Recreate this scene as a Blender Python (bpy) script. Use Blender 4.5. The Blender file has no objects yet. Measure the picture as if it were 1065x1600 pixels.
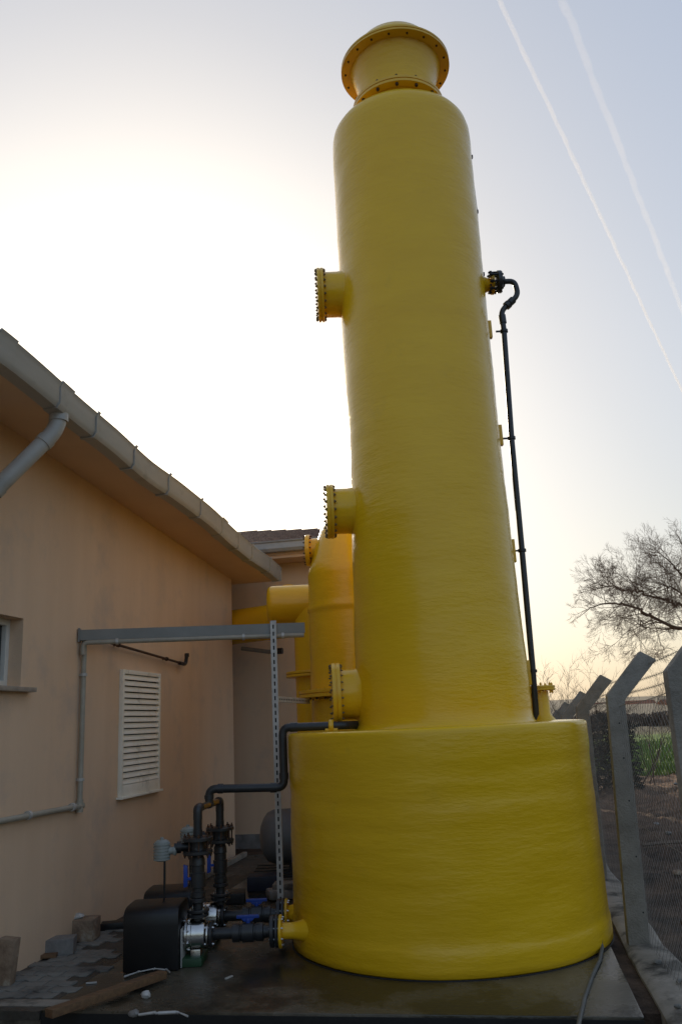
import bpy, bmesh, math, random
from mathutils import Vector, Matrix, noise
R = math.radians
PI = math.pi
sc = bpy.context.scene
col = sc.collection

# ---------------------------------------------------------------- camera
cd = bpy.data.cameras.new('camera')
cam = bpy.data.objects.new('camera', cd); col.objects.link(cam)
cd.sensor_fit = 'VERTICAL'; cd.sensor_height = 22.3; cd.lens = 22.3 * 1291 / 1600
cd.clip_start = .05; cd.clip_end = 30000
EYE = Vector((0, 0, 1.62))
cam.matrix_world = Matrix.Translation(EYE) @ Matrix.Rotation(R(90 + 14.3), 4, 'X') @ Matrix.Rotation(R(-2.8), 4, 'Z')
sc.camera = cam

# ---------------------------------------------------------------- sky, sun, exposure
SUN_AZ, SUN_EL = -13.0, 19.0           # azimuth measured from +Y towards +X
w = bpy.data.worlds.new('World'); sc.world = w; w.use_nodes = True
nt = w.node_tree; nt.nodes.clear()
out = nt.nodes.new('ShaderNodeOutputWorld'); bg = nt.nodes.new('ShaderNodeBackground')
sky = nt.nodes.new('ShaderNodeTexSky'); sky.sky_type = 'NISHITA'; sky.sun_disc = False
sky.sun_elevation = R(SUN_EL); sky.sun_rotation = R(SUN_AZ)
sky.air_density = 1.0; sky.dust_density = 4.0; sky.ozone_density = 1.6; sky.altitude = 100
bg.inputs['Strength'].default_value = .10
# hazy winter air: the sky's own colours with its brightness range compressed (a bright veil all round, no deep blue)
G_, K_ = .46, 9.2
bw = nt.nodes.new('ShaderNodeRGBToBW'); nt.links.new(sky.outputs[0], bw.inputs[0])
mu = nt.nodes.new('ShaderNodeMath'); mu.operation = 'MULTIPLY'; mu.inputs[1].default_value = .1; nt.links.new(bw.outputs[0], mu.inputs[0])
pw = nt.nodes.new('ShaderNodeMath'); pw.operation = 'POWER'; pw.inputs[1].default_value = G_ - 1; nt.links.new(mu.outputs[0], pw.inputs[0])
m2_ = nt.nodes.new('ShaderNodeMath'); m2_.operation = 'MULTIPLY'; m2_.inputs[1].default_value = K_ * .1; nt.links.new(pw.outputs[0], m2_.inputs[0])
hs_ = nt.nodes.new('ShaderNodeHueSaturation'); hs_.inputs['Saturation'].default_value = .74; nt.links.new(sky.outputs[0], hs_.inputs['Color'])
vm = nt.nodes.new('ShaderNodeVectorMath'); vm.operation = 'SCALE'; nt.links.new(hs_.outputs[0], vm.inputs[0]); nt.links.new(m2_.outputs[0], vm.inputs['Scale'])
vt = nt.nodes.new('ShaderNodeVectorMath'); vt.operation = 'MULTIPLY'; vt.inputs[1].default_value = (.975, .995, 1.0); nt.links.new(vm.outputs[0], vt.inputs[0])   # white balance
nt.links.new(vt.outputs[0], bg.inputs['Color']); nt.links.new(bg.outputs[0], out.inputs['Surface'])
sd = bpy.data.lights.new('sun', 'SUN'); sd.energy = 4.0; sd.angle = R(.6); sd.color = (1, .86, .66)
sun = bpy.data.objects.new('sun', sd); col.objects.link(sun)
sv = Vector((math.sin(R(SUN_AZ)) * math.cos(R(SUN_EL)), math.cos(R(SUN_AZ)) * math.cos(R(SUN_EL)), math.sin(R(SUN_EL))))
sun.rotation_euler = sv.to_track_quat('Z', 'Y').to_euler(); sun.location = sv * 30
sc.view_settings.view_transform = 'Standard'; sc.view_settings.look = 'None'
sc.view_settings.exposure = 0.0; sc.view_settings.gamma = 1

# ---------------------------------------------------------------- materials
def pm(name, c1, c2=None, scale=3, rough=.6, bump=.0, bscale=20, metal=0, coat=0, stretch=(1, 1, 1), c3=None, c3scale=1.0,
       c3lo=.55, c3hi=.7, rough2=None, bstretch=(1, 1, 1), bdist=.01, spec=.5):
    m = bpy.data.materials.new(name); m.use_nodes = True
    t = m.node_tree; N = t.nodes; Lk = t.links
    b = N['Principled BSDF']
    b.inputs['Metallic'].default_value = metal; b.inputs['Roughness'].default_value = rough
    b.inputs['Coat Weight'].default_value = coat; b.inputs['Coat Roughness'].default_value = .12
    b.inputs['Specular IOR Level'].default_value = spec
    tc = N.new('ShaderNodeTexCoord')
    mp = N.new('ShaderNodeMapping'); mp.inputs['Scale'].default_value = stretch; Lk.new(tc.outputs['Object'], mp.inputs[0])
    c2 = c2 or tuple(x * .8 for x in c1)
    n1 = N.new('ShaderNodeTexNoise'); n1.inputs['Scale'].default_value = scale; n1.inputs['Detail'].default_value = 7; n1.inputs['Roughness'].default_value = .62
    Lk.new(mp.outputs[0], n1.inputs['Vector'])
    cr = N.new('ShaderNodeValToRGB'); cr.color_ramp.elements[0].position = .32; cr.color_ramp.elements[1].position = .68
    cr.color_ramp.elements[0].color = (*c2, 1); cr.color_ramp.elements[1].color = (*c1, 1)
    Lk.new(n1.outputs['Fac'], cr.inputs[0]); last = cr.outputs[0]
    if c3:
        n3 = N.new('ShaderNodeTexNoise'); n3.inputs['Scale'].default_value = c3scale; n3.inputs['Detail'].default_value = 8; n3.inputs['Roughness'].default_value = .65
        Lk.new(tc.outputs['Object'], n3.inputs['Vector'])
        mr = N.new('ShaderNodeMapRange'); mr.inputs['From Min'].default_value = c3lo; mr.inputs['From Max'].default_value = c3hi
        Lk.new(n3.outputs['Fac'], mr.inputs[0])
        mx = N.new('ShaderNodeMix'); mx.data_type = 'RGBA'; Lk.new(mr.outputs[0], mx.inputs['Factor'])
        Lk.new(last, mx.inputs[6]); mx.inputs[7].default_value = (*c3, 1); last = mx.outputs[2]
        if rough2 is not None:
            m2 = N.new('ShaderNodeMapRange'); m2.inputs['To Min'].default_value = rough; m2.inputs['To Max'].default_value = rough2
            Lk.new(mr.outputs[0], m2.inputs[0]); Lk.new(m2.outputs[0], b.inputs['Roughness'])
    Lk.new(last, b.inputs['Base Color'])
    if bump:
        mp2 = N.new('ShaderNodeMapping'); mp2.inputs['Scale'].default_value = bstretch; Lk.new(tc.outputs['Object'], mp2.inputs[0])
        n2 = N.new('ShaderNodeTexNoise'); n2.inputs['Scale'].default_value = bscale; n2.inputs['Detail'].default_value = 6; n2.inputs['Roughness'].default_value = .6
        Lk.new(mp2.outputs[0], n2.inputs['Vector'])
        bp = N.new('ShaderNodeBump'); bp.inputs['Strength'].default_value = bump; bp.inputs['Distance'].default_value = bdist
        Lk.new(n2.outputs['Fac'], bp.inputs['Height']); Lk.new(bp.outputs[0], b.inputs['Normal'])
    return m

M = {}
M['yellow'] = pm('yellow_gelcoat', (.86, .52, .012), (.81, .475, .010), 1.2, .22, .40, 8, coat=.10, spec=.36, stretch=(1, 1, 2.2), c3=(.68, .41, .02), c3scale=3.3, c3lo=.60, c3hi=.9, bstretch=(1, 1, 4), bdist=.012)
M['yellow2'] = pm('yellow_paint', (.84, .50, .016), (.74, .43, .014), 5, .36, .3, 25, coat=.15, bdist=.006)
M['rust'] = pm('rusty_steel', (.12, .06, .03), (.05, .03, .02), 30, .6, .2, 60, metal=.4)
M['bolt'] = pm('painted_bolt', (.20, .14, .05), (.08, .055, .03), 30, .55)
M['gap_dark'] = pm('dark_gap', (.012, .012, .011), (.008, .008, .008), 5, .7, .4, 20)  # near-black for the shaded slab-front void and the ring at the tank foot
M['puddle'] = pm('wet_film', (.05, .045, .035), (.03, .027, .02), 3, .20, .6, 55, bdist=.006, coat=.3)
M['plaster'] = pm('peach_plaster', (.77, .55, .37), (.71, .50, .33), 1.4, .92, .8, 120, stretch=(2.4, 2.4, .30), c3=(.56, .43, .33), c3scale=1.7, c3lo=.52, c3hi=.78, bdist=.006)
M['soffit'] = pm('soffit_plaster', (.84, .58, .37), (.77, .52, .33), 1.5, .9, .3, 60, bdist=.003)
M['gutter'] = pm('grey_pvc', (.47, .45, .41), (.37, .355, .32), 4, .42, .15, 12, stretch=(1, .2, 1), bdist=.006, c3=(.27, .26, .23), c3scale=5, c3lo=.55, c3hi=.8)
M['roof'] = pm('roof_felt', (.16, .085, .07), (.09, .05, .045), 12, .85, .6, 30, bdist=.02)
M['white'] = pm('white_enamel', (.92, .88, .77), (.82, .78, .66), 5, .5, .1, 30, c3=(.36, .32, .25), c3scale=4, c3lo=.58, c3hi=.8)
M['upvc'] = pm('window_frame_white', (.72, .70, .64), (.62, .60, .54), 4, .35)
M['marble'] = pm('marble_sill', (.42, .37, .31), (.26, .22, .18), 14, .4, .1, 30)
M['glass'] = pm('dark_glass', (.03, .04, .04), (.02, .03, .03), 2, .05, spec=.8)
M['beam'] = pm('grey_painted_steel', (.25, .25, .235), (.21, .21, .195), 5, .5, .1, 30, metal=.2)
M['beige'] = pm('beige_conduit', (.40, .37, .30), (.32, .29, .23), 9, .45, .1, 30)
M['galv'] = pm('galvanised_steel', (.58, .57, .54), (.40, .39, .37), 16, .5, .1, 40, metal=.25)
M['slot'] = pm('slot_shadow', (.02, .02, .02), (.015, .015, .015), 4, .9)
M['pvc'] = pm('dark_grey_pvc', (.032, .034, .036), (.020, .021, .023), 8, .38, .15, 30, bdist=.003)
M['black'] = pm('black_plastic', (.012, .012, .013), (.008, .008, .009), 8, .42)
M['hood'] = pm('black_hood', (.006, .006, .007), (.004, .004, .005), 3, .40, .2, 8, c3=(.02, .018, .016), c3scale=6, c3lo=.6, c3hi=.85)
M['steel'] = pm('stainless', (.62, .60, .57), (.5, .48, .45), 10, .24, .05, 60, metal=1)
M['blue'] = pm('blue_handle', (.015, .06, .36), (.012, .05, .28), 5, .35)
M['green'] = pm('green_base', (.02, .07, .03), (.015, .05, .02), 7, .5)
M['brass'] = pm('bare_pipe', (.55, .42, .28), (.40, .29, .18), 20, .22, metal=.85)
M['greybox'] = pm('grey_housing', (.32, .34, .32), (.24, .26, .24), 10, .5)
M['drum'] = pm('grey_drum', (.18, .19, .195), (.13, .14, .145), 4, .5, .2, 10)
M['concrete'] = pm('concrete_post', (.34, .31, .26), (.22, .20, .165), 9, .95, .9, 70, c3=(.11, .095, .075), c3scale=4.5, c3lo=.52, c3hi=.72, bdist=.010)
M['slab'] = pm('wet_slab', (.15, .125, .085), (.065, .055, .040), 2.2, .30, .5, 34, c3=(.030, .026, .018), c3scale=1.1, c3lo=.44, c3hi=.54, rough2=.05, bdist=.006)
M['kerb'] = pm('kerb_concrete', (.34, .30, .25), (.20, .18, .145), 4, .85, .6, 30, c3=(.05, .045, .035), c3scale=2.5, c3lo=.5, c3hi=.62, bdist=.01)
M['paver'] = pm('paver_concrete', (.24, .23, .20), (.15, .145, .13), 6, .85, .6, 50, c3=(.05, .045, .04), c3scale=3, c3lo=.5, c3hi=.66, bdist=.006)
M['mortar'] = pm('spilt_mortar', (.075, .068, .055), (.04, .036, .03), 5, .6, .7, 20, c3=(.025, .022, .018), c3scale=2, c3lo=.5, c3hi=.6, rough2=.25, bdist=.015)
M['brick'] = pm('old_brick', (.34, .25, .17), (.18, .12, .08), 12, .95, .8, 40, c3=(.42, .36, .28), c3scale=7, c3lo=.55, c3hi=.65, bdist=.01)
M['stone'] = pm('grey_stone', (.26, .25, .235), (.16, .15, .14), 9, .9, .8, 30, bdist=.01)
M['wood'] = pm('plank_wood', (.20, .11, .05), (.11, .06, .03), 6, .75, .4, 30, stretch=(1, 8, 8), bdist=.005)
M['plastic'] = pm('white_plastic', (.55, .54, .51), (.38, .37, .35), 20, .5)
M['pink'] = pm('pink_paper', (.62, .45, .38), (.5, .38, .33), 9, .8)
M['wire'] = pm('galvanised_wire', (.26, .235, .20), (.17, .15, .125), 20, .7)
M['bark'] = pm('bark', (.17, .105, .065), (.11, .07, .045), 12, .95)
M['bark2'] = pm('bush_bark', (.17, .12, .085), (.10, .075, .055), 6, .95)
M['hedge'] = pm('dark_scrub', (.06, .055, .04), (.03, .03, .022), 6, .95)
M['rubber'] = pm('black_hose', (.02, .02, .02), (.012, .012, .012), 8, .5)
M['cable'] = pm('grey_cable', (.11, .11, .105), (.07, .07, .065), 8, .55)
M['farwall'] = pm('far_wall', (.55, .45, .33), (.45, .36, .26), 2, .9)
M['farroof'] = pm('far_roof', (.35, .14, .07), (.25, .10, .05), 3, .9)
M['navy'] = pm('dark_crate', (.015, .022, .045), (.01, .015, .03), 6, .5)
M['grassblade'] = pm('grass_blade', (.17, .26, .04), (.09, .15, .025), 1.5, .7)

def mat_ground():
    m = bpy.data.materials.new('earth_and_field'); m.use_nodes = True
    t = m.node_tree; N = t.nodes; Lk = t.links; b = N['Principled BSDF']; b.inputs['Roughness'].default_value = .95
    b.inputs['Specular IOR Level'].default_value = .2
    tc = N.new('ShaderNodeTexCoord'); sp = N.new('ShaderNodeSeparateXYZ'); Lk.new(tc.outputs['Object'], sp.inputs[0])
    def ns(s, d=8):
        n = N.new('ShaderNodeTexNoise'); n.inputs['Scale'].default_value = s; n.inputs['Detail'].default_value = d; n.inputs['Roughness'].default_value = .65
        Lk.new(tc.outputs['Object'], n.inputs['Vector']); return n
    def ramp(src, p0, c0, p1, c1):
        r = N.new('ShaderNodeValToRGB'); r.color_ramp.elements[0].position = p0; r.color_ramp.elements[1].position = p1
        r.color_ramp.elements[0].color = (*c0, 1); r.color_ramp.elements[1].color = (*c1, 1); Lk.new(src, r.inputs[0]); return r.outputs[0]
    soil = ramp(ns(2.2).outputs['Fac'], .35, (.014, .010, .008), .62, (.11, .072, .048))
    grass = ramp(ns(.35).outputs['Fac'], .38, (.05, .095, .018), .62, (.15, .24, .04))
    dry = ramp(ns(.12).outputs['Fac'], .4, (.10, .09, .055), .6, (.20, .16, .10))
    def mask(lo, hi, wob, sc_):
        n = ns(sc_, 4); a = N.new('ShaderNodeMath'); a.operation = 'MULTIPLY_ADD'; a.inputs[1].default_value = wob
        Lk.new(n.outputs['Fac'], a.inputs[0]); Lk.new(sp.outputs['Y'], a.inputs[2])
        r = N.new('ShaderNodeMapRange'); r.inputs['From Min'].default_value = lo + wob / 2; r.inputs['From Max'].default_value = hi + wob / 2
        Lk.new(a.outputs[0], r.inputs[0]); return r.outputs[0]
    def mix(f, a, c):
        x = N.new('ShaderNodeMix'); x.data_type = 'RGBA'; Lk.new(f, x.inputs['Factor']); Lk.new(a, x.inputs[6]); Lk.new(c, x.inputs[7]); return x.outputs[2]
    sunlit_dryearth = ramp(ns(1.6).outputs['Fac'], .35, (.10, .065, .042), .66, (.26, .165, .105)); soil = mix(mask(11, 16, 4, .6), soil, sunlit_dryearth); c = mix(mask(23, 24.5, 6, .5), soil, grass); c = mix(mask(58, 66, 12, .1), c, dry)  # dry earth further out, its colour lifted to carry the sunlight on it
    Lk.new(c, b.inputs['Base Color'])
    bn = ns(7); bp = N.new('ShaderNodeBump'); bp.inputs['Strength'].default_value = .9; bp.inputs['Distance'].default_value = .06
    Lk.new(bn.outputs['Fac'], bp.inputs['Height']); Lk.new(bp.outputs[0], b.inputs['Normal'])
    return m
M['ground'] = mat_ground()

# ---------------------------------------------------------------- mesh helpers
def frame(ax):
    ax = Vector(ax).normalized()
    u = ax.orthogonal().normalized() if abs(ax.z) < .999 else Vector((1, 0, 0))
    if abs(ax.z) < .999: u = Vector((0, 0, 1)).cross(ax).normalized()
    return ax, u, ax.cross(u)

class MB:
    def __init__(s, off=(0, 0, 0)): s.v = []; s.f = []; s.off = Vector(off)
    def box(s, c, size, rot=None):
        c = Vector(c); h = [x / 2 for x in size]; b = len(s.v)
        for i in (-1, 1):
            for j in (-1, 1):
                for k in (-1, 1):
                    p = Vector((i * h[0], j * h[1], k * h[2]))
                    if rot is not None: p = rot @ p
                    s.v.append(c + p)
        for q in ((0, 1, 3, 2), (4, 6, 7, 5), (0, 4, 5, 1), (2, 3, 7, 6), (0, 2, 6, 4), (1, 5, 7, 3)): s.f.append([b + x for x in q])
        return s
    def tube(s, pts, r, seg=12, caps=True):
        pts = [Vector(p) for p in pts]; n = len(pts); rs = r if isinstance(r, (list, tuple)) else [r] * n
        b = len(s.v); u = None
        for i, p in enumerate(pts):
            t = (pts[min(i + 1, n - 1)] - pts[max(i - 1, 0)])
            if i and i < n - 1: t = (pts[i + 1] - p).normalized() + (p - pts[i - 1]).normalized()
            t.normalize()
            if u is None: _, u, _ = frame(t)
            u = (u - t * u.dot(t)).normalized(); w2 = t.cross(u)
            for k in range(seg):
                a = 2 * PI * k / seg; s.v.append(p + (u * math.cos(a) + w2 * math.sin(a)) * rs[i])
        for i in range(n - 1):
            for k in range(seg):
                a = b + i * seg + k; c = b + i * seg + (k + 1) % seg; s.f.append([a, c, c + seg, a + seg])
        if caps and seg > 2:
            s.f.append([b + k for k in range(seg)][::-1]); s.f.append([b + (n - 1) * seg + k for k in range(seg)])
        return s
    def cyl(s, a, c, r0, r1=None, seg=24): return s.tube([a, c], [r0, r0 if r1 is None else r1], seg)
    def lathe(s, prof, o=(0, 0, 0), ax=(0, 0, 1), seg=32, fn=None, caps=True):
        o = Vector(o); ax, u, w2 = frame(ax); b = len(s.v)
        for (r, h) in prof:
            for k in range(seg):
                a = 2 * PI * k / seg; rr = r + (fn(a, h, r) if fn else 0)
                s.v.append(o + ax * h + (u * math.cos(a) + w2 * math.sin(a)) * rr)
        n = len(prof)
        for i in range(n - 1):
            for k in range(seg):
                a = b + i * seg + k; c = b + i * seg + (k + 1) % seg; s.f.append([a, c, c + seg, a + seg])
        if caps:
            s.f.append([b + k for k in range(seg)][::-1]); s.f.append([b + (n - 1) * seg + k for k in range(seg)])
        return s
    def prism(s, poly, fn0, fn1):
        b = len(s.v); n = len(poly)
        for p in poly: s.v.append(Vector(fn0(*p)))
        for p in poly: s.v.append(Vector(fn1(*p)))
        s.f.append(list(range(b, b + n))[::-1]); s.f.append(list(range(b + n, b + 2 * n)))
        for i in range(n): j = (i + 1) % n; s.f.append([b + i, b + j, b + n + j, b + n + i])
        return s
    def quad(s, *p):
        b = len(s.v); s.v += [Vector(x) for x in p]; s.f.append(list(range(b, b + len(p)))); return s
    def build(s, name, mat, parent=None, bev=0, smooth=True, sharp=35, norm=True, jit=0):
        me = bpy.data.meshes.new(name)
        me.from_pydata([tuple(p - s.off) for p in s.v], [], s.f)
        bm = bmesh.new(); bm.from_mesh(me)
        if norm: bmesh.ops.recalc_face_normals(bm, faces=bm.faces)
        if jit:
            for v in bm.verts: v.co += Vector(noise.noise_vector(v.co * 9)) * jit
        if bev:
            ed = [e for e in bm.edges if len(e.link_faces) == 2 and e.calc_face_angle(0) > .6]
            bmesh.ops.bevel(bm, geom=ed, offset=bev, segments=2, profile=.6, affect='EDGES', clamp_overlap=True)
        if smooth:
            for f in bm.faces: f.smooth = True
            for e in bm.edges:
                if len(e.link_faces) == 2 and e.calc_face_angle(0) > R(sharp): e.smooth = False
        bm.to_mesh(me); bm.free()
        me.materials.append(M[mat] if isinstance(mat, str) else mat)
        o = bpy.data.objects.new(name, me); col.objects.link(o)
        if parent: o.parent = parent
        elif s.off.length: o.location = s.off
        return o

def tag(o, label=None, cat=None, group=None, kind=None):
    if label: o['label'] = label
    if cat: o['category'] = cat
    if group: o['group'] = group
    if kind: o['kind'] = kind
    return o
def thing(name, label, cat, loc=(0, 0, 0), rz=0, group=None):
    o = bpy.data.objects.new(name, None); o.empty_display_size = .1; col.objects.link(o)
    o.location = loc; o.rotation_euler = (0, 0, rz); return tag(o, label, cat, group)
def kids(o): return [c for c in bpy.data.objects if c.parent == o]
def copy_tree(o, parent=None):
    c = o.copy(); col.objects.link(c); c.parent = parent
    for ch in kids(o): copy_tree(ch, c)
    return c
A = R(10)
def L(x, y, z=0): return Vector((x * math.cos(A) + y * math.sin(A), -x * math.sin(A) + y * math.cos(A), z))
def arc(p0, p1, p2, r, n=6):
    """round the corner p1 between p0 and p2 with radius-like length r"""
    p0, p1, p2 = Vector(p0), Vector(p1), Vector(p2); a = p1 + (p0 - p1).normalized() * r; c = p1 + (p2 - p1).normalized() * r
    return [(a * (1 - t) ** 2 + p1 * 2 * t * (1 - t) + c * t * t) for t in [i / n for i in range(n + 1)]]
def path(pts, r):
    o = [Vector(pts[0])]
    for i in range(1, len(pts) - 1): o += arc(pts[i - 1], pts[i], pts[i + 1], r)
    return o + [Vector(pts[-1])]
_bolts = {}
def bolt_mesh(ax, r, ln, mat):
    k = (tuple(round(x, 2) for x in ax), r, ln, mat)
    if k not in _bolts:
        m = MB(); a = Vector(ax).normalized()
        m.cyl(-a * ln / 2, a * ln / 2, r * .55, seg=6); m.cyl(-a * ln * .42, -a * ln * .26, r, seg=6); m.cyl(a * ln * .26, a * ln * .42, r, seg=6)
        o = m.build('bolt', mat, None, smooth=False); _bolts[k] = o.data; bpy.data.objects.remove(o)
    return _bolts[k]
def bolts(parent, c, ax, rad, n, r, ln, mat='bolt', off=(0, 0, 0), ph=0.):
    a, u, w2 = frame(ax); me = bolt_mesh(a, r, ln, mat)
    for i in range(n):
        t = 2 * PI * (i + ph) / n; o = bpy.data.objects.new('bolt', me); col.objects.link(o); o.parent = parent
        o.location = Vector(c) - Vector(off) + (u * math.cos(t) + w2 * math.sin(t)) * rad
def ring(name, parent, c, ax, r, th, mat, off=(0, 0, 0), seg=40, hole=0, two=False):
    m = MB(off); a = Vector(ax).normalized(); c = Vector(c)
    if two:
        e = th * .46
        m.lathe([(r * .97, -th / 2), (r, -th / 2 + .004), (r, -th / 2 + e - .003), (r * .975, -th / 2 + e), (r * .975, th / 2 - e), (r, th / 2 - e + .003), (r, th / 2 - .004), (r * .97, th / 2)], c, ax, seg)
    else:
        m.lathe([(r - .005, -th / 2), (r, -th / 2 + .005), (r, th / 2 - .005), (r - .005, th / 2)], c, ax, seg)
    return m.build(name, mat, parent)

# ================================================================ GROUND
def gz(lx, ly):
    """ground height in the rotated frame"""
    z = -.03
    if lx > .92:
        k = min(1, (lx - .92) / .7)
        z = -.03 - .06 * k + k * (.07 * abs(noise.noise(Vector((lx * 4.5, ly * 4.5, 8)))) + .16 * noise.noise(Vector((lx * .7, ly * .7, 3))) + .07 * noise.noise(Vector((lx * 2.6, ly * 2.6, 1))) + .055 * noise.noise(Vector((lx * 9, ly * 9, 1))))
        if ly > 20: z += .25 * noise.noise(Vector((lx * .15, ly * .15, 7)))
    if ly < 5.28 and lx < .95: z = -.30
    return z
def axis_pts(a, b, step, lo, hi):
    p = [a + i * step for i in range(int((b - a) / step) + 1)]
    s = step; x = p[-1]
    while x < hi: s *= 1.22; x += s; p.append(x)
    s = step; x = p[0]
    while x > lo: s *= 1.22; x -= s; p.insert(0, x)
    return p
xs = axis_pts(.3, 9, .09, -2500, 2500); ys = axis_pts(4.6, 26, .11, -400, 4000)
m = MB(); nx = len(xs)
for y in ys:
    for x in xs: m.v.append(L(x, y, gz(x, y)))
for j in range(len(ys) - 1):
    for i in range(nx - 1): a = j * nx + i; m.f.append([a, a + 1, a + 1 + nx, a + nx])
tag(m.build('ground', 'ground', norm=False, sharp=60), kind='structure')

m = MB(); m.box(L(-1.4, -6.5, -.27), (4.5, 22.0, .06), Matrix.Rotation(-A, 3, 'Z')); M['bounce_yard'] = pm('bounce_ground', (.24, .22, .18), (.18, .16, .14), 2, .9); tag(m.build('bounce_yard', 'bounce_yard'), kind='structure')  # unseen pale ground, added behind the camera to bounce light onto the soffit
# concrete slab that carries the tower
m = MB(); m.box(L(-1.165, 9.2, -.1), (3.55, 7.96, .2), Matrix.Rotation(-A, 3, 'Z'))
o = m.build('slab', 'slab', bev=.012); tag(o, kind='structure')
m = MB(); m.box(L(-1.165, 5.217, -.112), (3.54, .008, .19), Matrix.Rotation(-A, 3, 'Z')); tag(m.build('slab_void_shade', 'gap_dark'), kind='structure')  # dark strip painted in for the shaded void under the slab front
# strip of pavers next to the wall with dark mortar slopped over its edge
m = MB(); m.box(L(-3.42, 8.2, -.027), (.96, 6.0, .05), Matrix.Rotation(-A, 3, 'Z'))
tag(m.build('mortar_bed', 'mortar'), kind='structure')
random.seed(4)
m = MB(); rz = Matrix.Rotation(-A, 3, 'Z')
for r_ in range(30):
    for c_ in range(5):
        y = 5.50 + r_ * .115; x = -3.50 + c_ * .205 + (r_ % 2) * .1
        if x > -2.99 + .12 * math.sin(r_ * 1.7) - max(0, (y - 5.9)) * .30: continue
        # zig-zag interlocking block, its outline as one prism
        w2, h2 = .099, .0545; zt = random.uniform(-.004, .003); tl = random.uniform(-.003, .003)
        poly = [(-w2, -h2), (-.05, -h2 - .016), (0, -h2 + .010), (.05, -h2 - .016), (w2, -h2), (w2, h2), (.05, h2 - .016), (0, h2 + .010), (-.05, h2 - .016), (-w2, h2)]
        m.prism(poly, lambda a, b_: L(x + a, y + b_, -.03), lambda a, b_: L(x + a, y + b_, .006 + zt + tl * a * 8))
tag(m.build('pavement', 'paver', bev=.005), kind='structure')
m = MB(); m.box(L(-3.25, 5.35, -.09), (.84, .13, .19), rz); tag(m.build('kerb', 'kerb', bev=.015, jit=.004), kind='structure')
# concrete footing strip under the fence, with a trench between it and the slab
m = MB(); pts = []
N_ = 60
for i in range(N_ + 1):
    y = 3.4 + i * .26
    xl = .70 + .03 * noise.noise(Vector((y, 0, 0))); xr = .98 + .05 * noise.noise(Vector((y * 1.5, 5, 0)))
    z = .012 + .014 * noise.noise(Vector((y * 2, 2, 0)))
    for (x, zz) in ((xl, -.2), (xl + .01, z - .02), (xl + .04, z), ((xl + xr) / 2, z + .008), (xr - .03, z), (xr, z - .03), (xr + .02, -.2)): m.v.append(L(x, y, zz))
for i in range(N_):
    for k in range(6): a = i * 7 + k; m.f.append([a, a + 1, a + 8, a + 7])
m.f.append(list(range(7))); m.f.append([N_ * 7 + k for k in range(7)][::-1])
tag(m.build('fence_footing', 'kerb', jit=.008), kind='structure')
# wall-foot channel of building
m = MB(); m.box(L(-3.43, 9.6, .03), (.06, 2.9, .06), rz); m.box(L(-3.33, 7.75, .025), (.4, .09, .05), rz)
tag(m.build('wall_foot_kerb', 'kerb', bev=.01), kind='structure')

# ================================================================ BUILDING 1 (left)
C1 = L(-3.57, 11.08, 0)
b1 = thing('building', 'peach plastered building on the left with grey gutter, small window and louvred vent', 'building', C1, -A)
# local frame: x = out of the wall, y = away from the camera (0 at the corner), z up
def zt(y): return 3.655 - .058 * y          # eave soffit height, rises towards the camera
W0 = -13.0; wy0, wy1, wz0, wz1 = -6.6, -5.22, 2.0, 2.52
m = MB()
def wq(y0, y1, z0, z1f, z2f):
    n = max(1, int((y1 - y0) / .5))
    for i in range(n):
        a, b_ = y0 + (y1 - y0) * i / n, y0 + (y1 - y0) * (i + 1) / n
        m.quad((0, a, z0), (0, b_, z0), (0, b_, z2f(b_)), (0, a, z2f(a)))
wq(W0, wy0, -.3, 0, zt); wq(wy1, 0, -.3, 0, zt); wq(wy0, wy1, -.3, 0, lambda y: wz0); 
m.quad((0, wy0, wz1), (0, wy1, wz1), (0, wy1, zt(wy1)), (0, wy0, zt(wy0)))
# reveal of the window
d_ = -.17
m.quad((0, wy0, wz0), (0, wy1, wz0), (d_, wy1, wz0), (d_, wy0, wz0)); m.quad((0, wy0, wz1), (0, wy1, wz1), (d_, wy1, wz1), (d_, wy0, wz1))
m.quad((0, wy1, wz0), (0, wy1, wz1), (d_, wy1, wz1), (d_, wy1, wz0)); m.quad((0, wy0, wz0), (0, wy0, wz1), (d_, wy0, wz1), (d_, wy0, wz0))
# end wall and hidden walls
m.quad((0, 0, -.3), (-8, 0, -.3), (-8, 0, zt(0)), (0, 0, zt(0))); m.quad((-8, W0, -.3), (-8, 0, -.3), (-8, 0, zt(0)), (-8, W0, zt(W0)))
m.quad((0, W0, -.3), (-8, W0, -.3), (-8, W0, zt(W0)), (0, W0, zt(W0)))
m.build('wall', 'plaster', b1, norm=False, smooth=False)
# window
fr = MB(); t_ = .05; x0 = d_ + .03
ym = -5.98
for (a, b_) in ((wy0, wy0 + t_), (wy1 - t_, wy1), (ym - t_ / 2, ym + t_ / 2)): fr.box((x0, (a + b_) / 2, (wz0 + wz1) / 2), (.06, b_ - a, wz1 - wz0))
for (a, b_) in ((wz0, wz0 + t_), (wz1 - t_, wz1)):
    fr.box((x0 + .002, (wy0 + ym) / 2, (a + b_) / 2), (.056, ym - wy0 - 1.5 * t_, b_ - a)); fr.box((x0 + .002, (wy1 + ym) / 2, (a + b_) / 2), (.056, wy1 - ym - 1.5 * t_, b_ - a))
wd = fr.build('window', 'upvc', b1, bev=.004)
MB().box((x0 - .012, (wy0 + wy1) / 2, (wz0 + wz1) / 2), (.008, wy1 - wy0 - .06, wz1 - wz0 - .06)).build('pane', 'glass', wd)
MB().box((-.045, (wy0 + wy1) / 2, wz0 - .022), (.24, wy1 - wy0 + .22, .035)).build('sill', 'marble', wd, bev=.006)
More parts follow.
